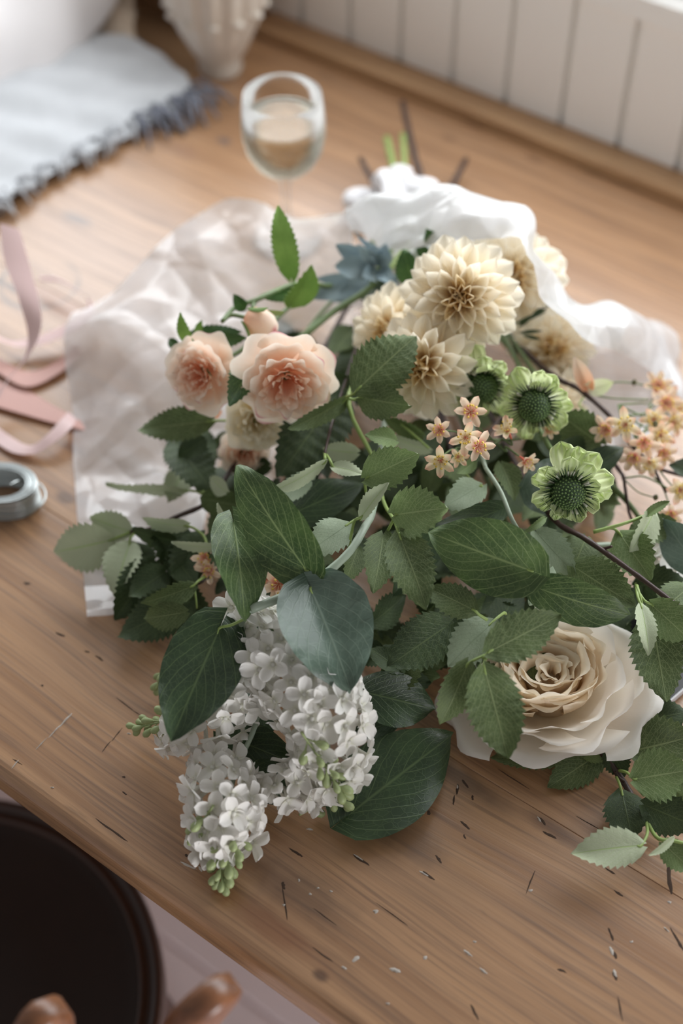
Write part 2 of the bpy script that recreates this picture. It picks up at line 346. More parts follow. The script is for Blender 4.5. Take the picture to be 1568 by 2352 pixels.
# ------------------------------------------------------------------ the room
def slab(name, verts, F, mat, parent=None, kind='structure'):
    o = make(name, verts, F, mat, parent, smooth=False)
    if kind and parent is None: o['kind'] = kind
    return o
RZ = Matrix.Rotation(TANG, 4, 'Z')
def lbox(name, s0, s1, q0, q1, z0, z1, mat, parent=None, chamfer=0.0, front_round=0.0):
    """box in the table's own axes (x along the wall, y towards it); z is world height"""
    cs, cq, cz = (s0 + s1) / 2, (q0 + q1) / 2, (z0 + z1) / 2
    hs, hq, hz = (s1 - s0) / 2, (q1 - q0) / 2, (z1 - z0) / 2
    c = chamfer
    prof = [(-hq, -hz), (hq, -hz), (hq, hz - c), (hq - c, hz), (-hq + c, hz), (-hq, hz - c)] if c else [(-hq, -hz), (hq, -hz), (hq, hz), (-hq, hz)]
    if front_round:
        r = front_round; arc = [(-hq + r - r * math.sin(a), hz - r + r * math.cos(a)) for a in np.linspace(0, math.pi / 2, 6)]
        arc2 = [(-hq + r * 0.5 - r * 0.5 * math.cos(a), -hz + r * 0.5 - r * 0.5 * math.sin(a)) for a in np.linspace(0, math.pi / 2, 4)]
        prof = [(hq, -hz), (hq, hz - c), (hq - c, hz)] + arc + arc2
    k = len(prof); V = [(x, y, z) for x in (-hs, hs) for (y, z) in prof]
    F = [tuple(range(k))[::-1], tuple(range(k, 2 * k))] + [(i, (i + 1) % k, k + (i + 1) % k, k + i) for i in range(k)]
    F = [f[::-1] for f in F]
    p = Q(cs, cq, 0); mw = Matrix.Translation((p[0], p[1], cz)) @ RZ
    me = mesh_data(name, V, F, mat, smooth=False)
    return reg(bpy.data.objects.new(name, me), mw, parent)

floor = lbox('floor', -3.2, 2.4, -2.2, 1.16, -0.05, -0.004, M['floor']); floor['kind'] = 'structure'
for i in range(24):
    lbox('floorboard', -3.2, 2.4, -2.2 + i * 0.14, -2.2 + i * 0.14 + 0.136, -0.004, 0.0, M['floor'], floor, 0.002)
wall = lbox('wall_back', -3.2, 2.4, 1.153, 1.25, 0.0, TZ + 0.155, M['wallpaint']); wall['kind'] = 'structure'
for i in range(-22, 26):
    s0 = -0.497 + i * 0.0665
    lbox('wall_board', s0 + 0.0035, s0 + 0.063, 1.145, 1.153, 0.0, TZ + 0.155, M['wallpaint'], wall, 0.0)
sill = lbox('trim_1', -3.2, 2.4, 1.137, 1.27, TZ + 0.155, TZ + 0.18, M['wallpaint'], None, 0.004); sill['kind'] = 'structure'
up = lbox('trim_2', -0.936, 1.1, 1.108, 1.145, TZ - 0.02, TZ + 0.012, M['trimwood'], None, 0.002); up['kind'] = 'structure'
# window above the sill (out of the picture): frame bars only, the daylight comes through it
wf = thing('window_1', Q(-0.3, 1.2, 0.19), None, None); wf['kind'] = 'structure'
for (a, b, c, d) in [(-2.18, -2.10, 0.18, 1.02), (0.50, 0.58, 0.18, 1.02), (-2.18, 0.58, 0.94, 1.02), (-2.18, 0.58, 0.18, 0.20)]:
    lbox('window_frame', a, b, 1.18, 1.25, TZ + c, TZ + d, M['wallpaint'], wf)

# ------------------------------------------------------------------ table
tb = thing('table', (Q(-0.2, 0.69, 0)[0], Q(-0.2, 0.69, 0)[1], 0), 'worn pine table with scratched bare boards carrying the flowers', 'table')
seams = [0.266, 0.46, 0.655, 0.86, 1.1065]; boards = []
for i in range(4):
    boards.append(lbox('board', -0.936, 1.1, seams[i] + (0.0001 if i else 0), seams[i + 1] - 0.0001, TZ - 0.03, TZ, M['table'], tb, 0.0004, 0.009 if i == 0 else 0))
lbox('apron', -0.88, 1.04, 0.33, 0.35, TZ - 0.13, TZ - 0.03, M['table'], tb)
lbox('apron', -0.88, 1.04, 1.03, 1.05, TZ - 0.13, TZ - 0.03, M['table'], tb)
for (s, q) in [(-0.87, 0.34), (1.03, 0.34), (-0.87, 1.04), (1.03, 1.04)]:
    lbox('leg', s - 0.03, s + 0.03, q - 0.03, q + 0.03, 0.0, TZ - 0.03, M['table'], tb)
def board_at(p):
    q = p[:2] @ DN[:2]
    for i in range(4):
        if q < seams[i + 1]: return boards[i]
    return boards[3]
def mark(px, py, length, ang, wpx, mat, name, lift=0.0003, seed=0):
    r = np.random.default_rng(int(px * 7 + py) + seed); c = P(px, py, 0); m = mpp(c)
    a = R(ang); e = P(px + 50 * math.cos(a), py + 50 * math.sin(a), 0) - c; e /= np.linalg.norm(e); f = np.array([-e[1], e[0], 0])
    L = length * m * 1.05 / 2; Wd = wpx * m * 0.8 / 2; n = 16; V = [c + np.array([0, 0, lift])]
    for i in range(n):
        t = 2 * math.pi * i / n; k = r.uniform(0.55, 1.2)
        V.append(c + e * L * math.cos(t) * r.uniform(0.85, 1.05) + f * (Wd * math.sin(t) * k + Wd * 0.25 * math.sin(2 * math.cos(t) + px)) + np.array([0, 0, 0.00005]))
    F = [(0, i + 1, (i + 1) % n + 1) for i in range(n)]
    make(name, V, F, mat, board_at(c))
G = [(258, 1908, 100, 37, 7), (138, 1457, 26, 28, 8), (62, 1340, 17, 12, 9), (200, 1497, 14, 20, 6), (228, 1512, 26, 34, 7), (679, 1958, 40, 36, 8), (830, 1976, 46, 36, 10), (984, 2011, 34, 34, 9), (1007, 1974, 26, 52, 8),
     (905, 1882, 26, 28, 10), (862, 1912, 18, 40, 12), (984, 1867, 12, 60, 12), (1068, 1896, 30, 48, 10), (1067, 1922, 14, 70, 6), (1218, 2026, 64, 112, 5), (1245, 1886, 24, 55, 9), (1262, 1918, 34, 30, 9), (1538, 2014, 84, 86, 14),
     (1556, 2160, 66, 58, 9), (1402, 2146, 34, 72, 9), (1408, 2190, 30, 66, 13), (1412, 2240, 26, 72, 12), (1424, 2318, 60, 78, 6), (654, 2076, 86, 82, 5), (651, 2034, 20, 70, 12), (740, 2192, 60, 36, 6), (1090, 2326, 44, 62, 8),
     (1050, 1813, 30, 100, 9), (1068, 1800, 26, 60, 11), (1042, 1838, 26, 100, 6), (1085, 1832, 14, 80, 8), (268, 1688, 44, 128, 4), (244, 1715, 34, 128, 4), (330, 1650, 60, 38, 4), (290, 1620, 70, 38, 4), (428, 1965, 8, 60, 10),
     (97, 1575, 7, 0, 7), (284, 1785, 8, 20, 6), (286, 1822, 14, 35, 6), (40, 1750, 30, 30, 4), (1400, 2000, 30, 34, 7), (1420, 2052, 26, 38, 8), (1350, 1890, 60, 30, 4), (745, 2105, 70, 36, 4), (1180, 1790, 90, 33, 4), (900, 2100, 90, 36, 4), (1290, 2230, 22, 20, 8)]
for g in G: mark(*g, M['gouge'], 'gouge')
WFl = [(824, 1970, 30, 36, 5), (974, 2007, 28, 32, 6), (1074, 2189, 26, 40, 8), (1110, 2230, 24, 36, 8), (862, 2094, 10, 70, 16), (817, 2203, 20, -20, 14), (907, 2229, 26, 14, 14), (976, 2200, 9, 80, 13), (711, 1905, 16, 10, 7), (858, 1908, 14, 50, 5),
       (1238, 1882, 16, 60, 6), (1404, 2184, 22, 60, 10), (1412, 2236, 20, 70, 10), (1537, 2072, 10, 0, 8), (1450, 2163, 8, 0, 8), (652, 2078, 8, 0, 7), (790, 2223, 14, 30, 8), (686, 2022, 8, 90, 7), (712, 2054, 7, 0, 8), (730, 2040, 7, 0, 7), (760, 2047, 8, 40, 6),
       (1090, 2163, 8, 0, 7), (150, 1655, 50, 134, 6), (125, 1680, 40, 134, 5), (95, 1708, 40, 134, 3), (35, 1755, 28, 128, 4), (120, 1809, 10, 20, 5), (432, 1988, 44, 25, 7), (460, 1996, 16, 60, 8), (384, 1740, 16, 70, 9), (1530, 2135, 18, 40, 5), (890, 2305, 9, 0, 7), (1218, 2045, 10, 0, 8), (1050, 1808, 12, 100, 5), (296, 1685, 10, 20, 5)]
for g in WFl: mark(*g, M['fleck'], 'paint_fleck', 0.0009)

# ------------------------------------------------------------------ chair pushed under the table edge
SC = np.array([-0.335, 0.456]); ZS = TZ - 0.29
ch = thing('chair', (SC[0], SC[1], 0), 'dark round-seated wooden chair with rounded back slats tucked under the table', 'chair')
V, F = lathe([(0.0, -0.006), (0.10, -0.005), (0.158, -0.002), (0.170, 0.002)], 64)
V = V + np.array([SC[0], SC[1], ZS]); make('seat', V, F, M['seat'], ch)
V, F = lathe([(0.168, -0.03), (0.168, 0.0), (0.170, 0.006), (0.1735, 0.007), (0.177, 0.003), (0.1795, 0.004), (0.183, 0.009), (0.188, 0.009), (0.1905, 0.004), (0.191, -0.012), (0.186, -0.032), (0.168, -0.03)], 96)
V = V + np.array([SC[0], SC[1], ZS]); make('seat_rim', V, F, M['rim'], ch)
for a in (20, 110, 200, 290):
    d = np.array([math.cos(R(a)), math.sin(R(a)), 0]); c = np.array([SC[0], SC[1], 0])
    V, F = tube([c + d * 0.15 + np.array([0, 0, ZS - 0.02]), c + d * 0.19 + np.array([0, 0, ZS * 0.5]), c + d * 0.22], 0.016, 0.012, 10); make('leg', V, F, M['rim'], ch)
def slat(top, foot, wid, th, side):
    top = np.asarray(top); foot = np.asarray(foot); ax = unit(top - foot); L = np.linalg.norm(top - foot)
    side = unit(side - (side @ ax) * ax); nn = np.cross(side, ax); prof = []
    hw = wid / 2
    for (x, y) in [(-hw, 0), (-hw, L - 0.75 * wid), (-hw * 0.92, L - 0.45 * wid), (-hw * 0.62, L - 0.14 * wid), (-hw * 0.2, L), (hw * 0.25, L - 0.02 * wid), (hw * 0.72, L - 0.2 * wid), (hw * 0.95, L - 0.5 * wid), (hw, L - 0.8 * wid), (hw, 0)]: prof.append((x, y))
    k = len(prof); V = []
    for (z, ins) in ((-th / 2, 0.004), (-th / 2 + 0.003, 0), (th / 2 - 0.003, 0), (th / 2, 0.004)):
        for (x, y) in prof: V.append(foot + side * (x - math.copysign(ins, x)) + ax * (y - (ins if y > 0 else 0)) + nn * z)
    F = gridF(k, 4, True) + [tuple(range(k))[::-1], tuple(range(3 * k, 4 * k))]
    make('back_slat', V, F, M['slat'], ch)
c3 = np.array([SC[0], SC[1], 0])
for (top, a) in [(P(490, 2285, 0.12), -25), (P(92, 2326, 0.10), -48), (np.array([-0.21, 0.215, 0.86]), -68), (np.array([-0.31, 0.175, 0.86]), -88)]:
    f = c3 + np.array([math.cos(R(a)) * 0.185, math.sin(R(a)) * 0.185, ZS - 0.01])
    slat(top, f, 0.040 if a > -30 else 0.034, 0.018, np.array([0.75, 0.62, 0.0]))

# ------------------------------------------------------------------ bench end with soft furnishings
bn = thing('bench', Q(-1.45, 0.6, -TZ), 'pine bench with a plank back beside the table end', 'bench')
for i in range(5):
    lbox('seat_plank', -2.0, -0.942, 0.25 + i * 0.178, 0.25 + i * 0.178 + 0.176, TZ - 0.06, TZ - 0.02, M['bench'], bn, 0.001)
for i in range(3):
    lbox('back_plank', -2.0, -0.942, 1.10, 1.125, TZ - 0.02 + i * 0.11, TZ - 0.02 + i * 0.11 + 0.108, M['bench'], bn, 0.001)
lbox('back_post', -0.975, -0.942, 1.095, 1.143, TZ - 0.06, TZ + 0.34, M['bench'], bn)
for (s, q) in [(-1.95, 0.3), (-1.0, 0.3), (-1.95, 1.05), (-1.0, 1.05)]: lbox('leg', s - 0.03, s + 0.03, q - 0.03, q + 0.03, 0, TZ - 0.06, M['bench'], bn)
def sheet(rows, nu, nv, crumple, seed, thick=0.0, freq=30):
    """surface through rows of world control points, with folds"""
    rr = [catmull(r, nu) for r in rows]; cols = [catmull([r[i] for r in rr], nv) for i in range(nu)]
    V = np.array([[cols[i][j] for i in range(nu)] for j in range(nv)])
    g = np.random.default_rng(seed); du = np.gradient(V, axis=1); dv = np.gradient(V, axis=0); N = np.cross(du, dv); N /= np.linalg.norm(N, axis=2)[..., None] + 1e-12
    D = np.zeros(V.shape[:2])
    for k in range(5):
        d = g.normal(size=3); d /= np.linalg.norm(d); f = freq * g.uniform(0.5, 1.8); D += (np.abs(((V @ d) * f + g.uniform(0, 9)) % 2 - 1) - 0.5) * crumple / (0.6 + k * 0.25)
    V = V + N * D[..., None]; V[..., 2] = np.maximum(V[..., 2], TZ + 0.0012)
    UV = np.array([[(i / (nu - 1), j / (nv - 1)) for i in range(nu)] for j in range(nv)])
    return V.reshape(-1, 3), gridF(nu, nv), UV.reshape(-1, 2)
tw = thing('throw_blanket', Q(-1.2, 0.7, -0.02), 'pale grey-white furry throw with slate fringe heaped at the table end', 'blanket')
rows = [[Q(-0.925, 0.40, .006), Q(-0.93, 0.60, .008), Q(-0.925, 0.75, .010), Q(-0.905, 0.88, .010), Q(-0.895, 0.965, .012)],
        [Q(-0.98, 0.40, .012), Q(-0.985, 0.60, .030), Q(-0.985, 0.76, .030), Q(-0.975, 0.88, .026), Q(-0.95, 0.99, .016)],
        [Q(-1.08, 0.40, .02), Q(-1.09, 0.60, .05), Q(-1.10, 0.77, .05), Q(-1.08, 0.89, .045), Q(-1.03, 1.0, .02)],
        [Q(-1.25, 0.40, .03), Q(-1.25, 0.60, .06), Q(-1.24, 0.75, .055), Q(-1.2, 0.88, .04), Q(-1.12, 1.0, .015)],
        [Q(-1.5, 0.40, .03), Q(-1.5, 0.60, .04), Q(-1.45, 0.75, .03), Q(-1.4, 0.9, .02), Q(-1.25, 1.02, .005)]]
V, F, U = sheet(rows, 60, 50, 0.004, 3); make('throw_cloth', V, F, M['throw'], tw, U)
M['palefringe'] = simple('pale_fringe', srgb(196, 198, 202), 0.9, 0.2, 60, 0.1)
for (lo, hi, n, mt) in ((0.42, 0.90, 80, 'palefringe'), (0.895, 0.975, 34, 'fringe')):
    parts = []
    for i in range(n):
        q = rng.uniform(lo, hi); s = -0.925 + 0.03 * max(0, (q - 0.75) / 0.21) - rng.uniform(0, 0.02); k = 1.2 if mt == 'fringe' else 0.45
        a = Q(s, q, 0.013); b = a + DS * rng.uniform(0.01, 0.035) * k + DN * rng.uniform(-0.03, 0.02); a2 = (a + b) / 2 + np.array([0, 0, 0.004]); b[2] = TZ + 0.0025
        parts.append(tube([a, a2, b], 0.0024, 0.0014, 5, 6))
    V, F = join(parts); o = make('fringe', V, F, M[mt], tw); o['kind'] = 'stuff'
def pillow(name, c, ex, ey, ez, sx, sy, sz, mat, label, cat, wrinkle=0.004, seed=1):
    n = 30; V = []; g = np.random.default_rng(seed); ph = g.uniform(0, 6, 8)
    for j in range(n + 1):
        for i in range(2 * n):
            th = 2 * math.pi * i / (2 * n); la = -math.pi / 2 + math.pi * j / n
            sp = lambda v, e: math.copysign(abs(v) ** e, v)
            x = sp(math.cos(la), 0.5) * sp(math.cos(th), 0.5); y = sp(math.cos(la), 0.5) * sp(math.sin(th), 0.5); z = sp(math.sin(la), 1.0) * (1 - 0.6 * max(abs(x), abs(y)) ** 3)
            w = wrinkle * (math.sin(9 * x + ph[0]) * math.sin(7 * y + ph[1]) + 0.6 * math.sin(15 * x + 4 * y + ph[2]))
            V.append(c + ex * x * sx + ey * y * sy + ez * (z * sz + w))
    o = make(name, V, gridF(2 * n, n + 1, True), mat); return tag(o, label, cat)
ex, ey, ez = frame(unit([0.35, -0.55, 0.75]), DS)
pillow('pillow', Q(-1.17, 0.90, 0.125), ex, ey, ez, 0.17, 0.14, 0.07, M['pillow'], 'plump white linen pillow leaning behind the furry throw', 'pillow')
ex, ey, ez = frame(unit(-DN + np.array([0, 0, 0.35])), DS)
rows = [[Q(-1.45, 1.095, .26), Q(-1.25, 1.095, .27), Q(-1.12, 1.09, .25), Q(-1.04, 1.08, .22)], [Q(-1.45, 1.08, .14), Q(-1.25, 1.075, .15), Q(-1.12, 1.07, .14), Q(-1.045, 1.06, .12)], [Q(-1.45, 1.05, .05), Q(-1.25, 1.045, .06), Q(-1.12, 1.03, .055), Q(-1.03, 1.02, .03)], [Q(-1.45, .98, .02), Q(-1.25, .975, .03), Q(-1.10, .97, .024), Q(-1.0, .985, .01)]]
V, F, U = sheet(rows, 40, 30, 0.008, 8); tag(make('folded_blanket', V, F, M['tanblanket'], None, U), 'tan wool blanket hung over the bench back behind the white pillow', 'blanket')
# cream ribbed pot at the table corner
pb = P(507, 160, 0); pot = thing('ceramic_pot', pb, 'cream carved ceramic pot standing at the table corner by the bench', 'pot')
prof = [(0.0, 0.002), (0.022, 0.0), (0.024, 0.006), (0.021, 0.014), (0.030, 0.028), (0.042, 0.055), (0.053, 0.09), (0.059, 0.125), (0.060, 0.15), (0.057, 0.17), (0.0595, 0.178), (0.0565, 0.18), (0.054, 0.165), (0.052, 0.12), (0.03, 0.04), (0.0, 0.03)]
V, F = lathe(prof, 96); ang = np.arctan2(V[:, 1], V[:, 0]); k = np.clip((V[:, 2] - 0.03) / 0.05, 0, 1) * np.clip((0.168 - V[:, 2]) / 0.02, 0, 1)
rr = 1 + 0.045 * k * np.cos(ang * 16); V[:, 0] *= rr; V[:, 1] *= rr
make('pot_body', V + pb, F, M['ceramic'], pot)
parts = []
for i in range(12):
    a = 2 * math.pi * i / 12
    V, F = lathe([(0.0, -0.004), (0.005, -0.003), (0.007, 0), (0.005, 0.003), (0.0, 0.004)], 10); parts.append((V + np.array([0.050 * math.cos(a), 0.050 * math.sin(a), 0.078]), F))
V, F = join(parts); make('carved_band', V + pb, F, M['ceramic'], pot)['kind'] = 'stuff'

# ------------------------------------------------------------------ wine glass
gp = P(660, 553, 0); wg = thing('wine_glass', gp, 'stemmed glass half filled with white wine behind the wrapping', 'glass')
outer = [(0.0, 0.0005), (0.032, 0.0005), (0.0325, 0.0015), (0.030, 0.003), (0.012, 0.006), (0.0048, 0.010), (0.0038, 0.02), (0.0036, 0.05), (0.0042, 0.064), (0.008, 0.0745), (0.018, 0.081), (0.028, 0.091), (0.0345, 0.104), (0.0370, 0.118), (0.0372, 0.130), (0.0360, 0.145), (0.0345, 0.1575)]
inner = [(0.0338, 0.1582), (0.0331, 0.1575), (0.0346, 0.145), (0.0358, 0.130), (0.0356, 0.118), (0.0331, 0.1045), (0.0268, 0.092), (0.017, 0.0825), (0.008, 0.0775), (0.0, 0.0765)]
V, F = lathe(outer + inner, 64); make('glass_body', V + gp, F, M['glass'], wg)
e = 0.00012
V, F = lathe([(0.0, 0.0765 - e), (0.008, 0.0775 - e), (0.017 + e, 0.0825 - e), (0.0268 + e, 0.092), (0.0331 + e, 0.1045), (0.0356 + e, 0.118), (0.0357 + e, 0.126), (0.0356, 0.1335), (0.0348, 0.1325), (0.030, 0.132), (0.0, 0.132)], 64)
make('wine', V + gp, F, M['wine'], wg)

# ------------------------------------------------------------------ wire coil
wc = P(12, 1150, 0); ws = thing('wire_coil', wc, 'oval coil of silver florist wire lying beside the pink ribbon', 'wire coil')
def ring_mesh(r, t, n=72, m=6):
    V = []
    for i in range(n):
        a = 2 * math.pi * i / n
        for j in range(m):
            b = 2 * math.pi * j / m; V.append(((r + t * math.cos(b)) * math.cos(a), (r + t * math.cos(b)) * math.sin(a), t * math.sin(b)))
    F = [(i * m + j, ((i + 1) % n) * m + j, ((i + 1) % n) * m + (j + 1) % m, i * m + (j + 1) % m) for i in range(n) for j in range(m)]
    return V, F
wires = [mesh_data('wire_turn', *ring_mesh(0.0285 - k * 0.0016, 0.00085), M['wire']) for k in range(6)]
for z in range(13):
    for k in range(6):
        if k in (2, 3) and z not in (0, 12): continue
        mw = Matrix.Translation(Vector(wc) + Vector((rng.normal() * 0.0003, rng.normal() * 0.0003, 0.0012 + z * 0.00165))) @ Matrix.Rotation(R(-8), 4, 'Z') @ Matrix.Diagonal((1.0 + rng.normal() * 0.006, 0.74, 1, 1)) @ Matrix.Rotation(rng.normal() * 0.012, 4, 'X')
        place('wire_turn', wires[k], mw, ws)
mw = Matrix.Translation(Vector(wc) + Vector((0.0035, -0.001, 0.009))) @ Matrix.Rotation(R(7), 4, 'Y') @ Matrix.Diagonal((1.04, 0.78, 1, 1)); place('loose_turn', wires[0], mw, ws)
V, F = tube([wc + np.array([0.017, 0.008, 0.014]), wc + np.array([0.013, 0.002, 0.021]), wc + np.array([0.008, -0.004, 0.0225])], 0.0009, sides=6); make('wire_end', V, F, M['wire'], ws)

# ------------------------------------------------------------------ pink ribbon
def ribbon(ctrl, name, mat, label, group=None, n=70):
    """ctrl: (px,py,h,width_px,dir_angle) - the width runs along the given picture angle, laid out in space at that depth"""
    pts = catmull([P(a, b, c) for (a, b, c, *_ ) in ctrl], n); wd = catmull([[x[3], math.cos(R(x[4])), math.sin(R(x[4])), x[5] if len(x) > 5 else 0] for x in ctrl], n); V = []; U = []
    for p, (w_, ca, sa, tl) in zip(pts, wd):
        d = RT * ca + np.array([0, 0.75, -0.1]) * -sa; d = unit(d) ; d = unit(d + np.array([0, 0, tl])) * w_ * mpp(p) / 2
        for k, s in enumerate((-1, -0.4, 0.4, 1)): V.append(p + d * s + np.array([0, 0, 0.0006 * (1 - s * s)])); U.append((0.5 + s / 2, 0.5))
    V = np.array(V); V[:, 2] = np.maximum(V[:, 2], TZ + 0.0008)
    o = make(name, V, gridF(4, n), mat, None, U); return tag(o, label, 'ribbon', group)
ribbon([(22, 520, .10, 46, 10, -.3), (38, 600, .085, 58, 8, -.2), (66, 690, .07, 50, 14, -.2), (78, 760, .055, 36, 20, .3), (60, 820, .04, 22, 50, .6), (20, 870, .025, 18, 55, .8), (-20, 930, .015, 30, 60)], 'ribbon', M['ribbon'], 'pale pink satin ribbon standing up in a curl above the wire coil')
ribbon([(-20, 770, .02, 30, 70), (40, 790, .012, 30, 60), (110, 775, .014, 40, 75), (190, 735, .02, 40, 75), (205, 690, .022, 26, 60), (140, 645, .020, 30, 60), (90, 640, .014, 20, 70)], 'ribbon', M['ribbon'], 'pale pink ribbon looping flat on the table towards the wrapping corner')
ribbon([(-20, 830, .003, 60, 80), (60, 870, .003, 60, 85), (130, 845, .004, 50, 80), (180, 800, .006, 40, 70)], 'ribbon', M['ribbondark'], 'dusky rose ribbon strip lying flat, the upper of two crossing')
ribbon([(-20, 900, .002, 95, 85), (60, 925, .002, 90, 85), (120, 950, .002, 70, 80), (190, 975, .003, 50, 70)], 'ribbon', M['ribbondark'], 'dusky rose ribbon strip lying flat under the crossing strips', None)
ribbon([(-20, 990, .002, 70, 80), (30, 1022, .003, 58, 80), (75, 1032, .006, 34, 70), (115, 1008, .012, 34, 55), (150, 975, .014, 44, 60), (166, 955, .010, 40, 60)], 'ribbon', M['ribbon'], 'pale pink ribbon end folding over just above the wire coil')

# ------------------------------------------------------------------ wrapping
wr = thing('wrapping_film', P(700, 900, 0), 'crinkled white cellophane wrapping spread under and behind the bouquet', 'wrapping')
pp = lambda L: [P(*a) for a in L]
left = [pp([(200, 1420, .002), (188, 1290, .003), (173, 1150, .006), (160, 960, .010), (158, 748, .028), (205, 693, .034), (340, 582, .055), (480, 460, .085), (560, 449, .095), (612, 452, .095), (690, 482, .085), (810, 492, .09)]),
        pp([(260, 1420, .002), (255, 1280, .003), (250, 1150, .006), (260, 980, .016), (290, 800, .042), (330, 730, .048), (430, 640, .06), (520, 560, .072), (590, 540, .082), (640, 540, .082), (710, 560, .078), (810, 560, .08)]),
        pp([(320, 1410, .002), (330, 1290, .003), (340, 1160, .006), (370, 1000, .012), (400, 860, .028), (440, 800, .036), (520, 720, .042), (580, 660, .048), (640, 640, .055), (680, 640, .055), (740, 650, .055), (810, 640, .055)]),
        pp([(390, 1400, .002), (450, 1280, .002), (480, 1150, .003), (520, 1000, .006), (560, 900, .010), (600, 850, .012), (640, 800, .014), (690, 760, .016), (740, 730, .02), (770, 720, .02), (810, 710, .02), (840, 700, .02)])]
V, F, U = sheet(left, 190, 90, 0.0075, 11, freq=15); make('wrap_panel', V, F, M['film'], wr, U)
ridge = [(800, 497, .11), (850, 464, .14), (930, 456, .152), (1000, 446, .158), (1090, 470, .162), (1205, 510, .16), (1240, 585, .15), (1290, 645, .13), (1345, 692, .115), (1440, 700, .085), (1512, 748, .055), (1552, 850, .025), (1562, 960, .008)]
lip = [(812, 528, .10), (850, 562, .12), (920, 575, .14), (985, 560, .15), (1080, 545, .168), (1198, 535, .18), (1236, 620, .172), (1268, 700, .155), (1330, 775, .128), (1400, 800, .095), (1450, 830, .055), (1500, 880, .025), (1540, 980, .006)]
rp = pp(ridge); lp = pp(lip)
mid = [(a + b) / 2 + np.array([0, 0, 0.006]) for a, b in zip(rp, lp)]
back = [np.array([p[0] + 0.01, p[1] + 0.035, TZ + (p[2] - TZ) * 0.5]) for p in rp]; foot = [np.array([p[0] + 0.01, p[1] + 0.05, TZ + 0.003]) for p in rp]
V, F, U = sheet([lp, mid, rp, back, foot], 180, 70, 0.0062, 5, freq=24); make('wrap_hood', V, F, M['hood'], wr, U)
V, F, U = sheet([pp([(1500, 745, .052), (1550, 840, .028), (1562, 950, .008), (1530, 1020, .002)]), pp([(1420, 760, .06), (1450, 850, .035), (1455, 950, .012), (1450, 1025, .002)]), pp([(1300, 770, .06), (1330, 860, .035), (1340, 950, .012), (1350, 1030, .002)])], 40, 40, 0.0025, 6); make('wrap_panel', V, F, M['film'], wr, U)
# tissue twisted round the tied stems behind the hood
TIE = P(925, 455, 0.045)
V, F = lathe([(0.004, -0.05), (0.026, -0.035), (0.030, -0.01), (0.024, 0.012), (0.030, 0.022), (0.022, 0.034), (0.006, 0.038)], 40); a = np.arctan2(V[:, 1], V[:, 0]); k = 1 + 0.14 * np.sin(a * 5 + V[:, 2] * 60) + 0.06 * np.sin(a * 11); V[:, 0] *= k; V[:, 1] *= k
x, y, z = frame(unit([-0.1, 0.9, 0.25])); V *= 0.82; V = V[:, :1] * x + V[:, 1:2] * y + V[:, 2:3] * z + P(912, 462, 0.026); make('tissue_collar', V, F, M['tissue'], wr)
V, F = lathe([(0.002, -0.014), (0.012, -0.01), (0.016, 0.0), (0.012, 0.011), (0.002, 0.014)], 24); make('tissue_knot', V * np.array([1.2, 0.9, 0.8]) + P(970, 440, 0.04), F, M['tissue'], wr)
V, F = lathe([(0.002, -0.016), (0.012, -0.012), (0.016, 0.0), (0.014, 0.012), (0.002, 0.014)], 24); make('tissue_tail', V * np.array([1.2, 0.9, 0.6]) + P(830, 462, 0.016), F, M['tissue'], wr)
# ================================================================== FLOWERS

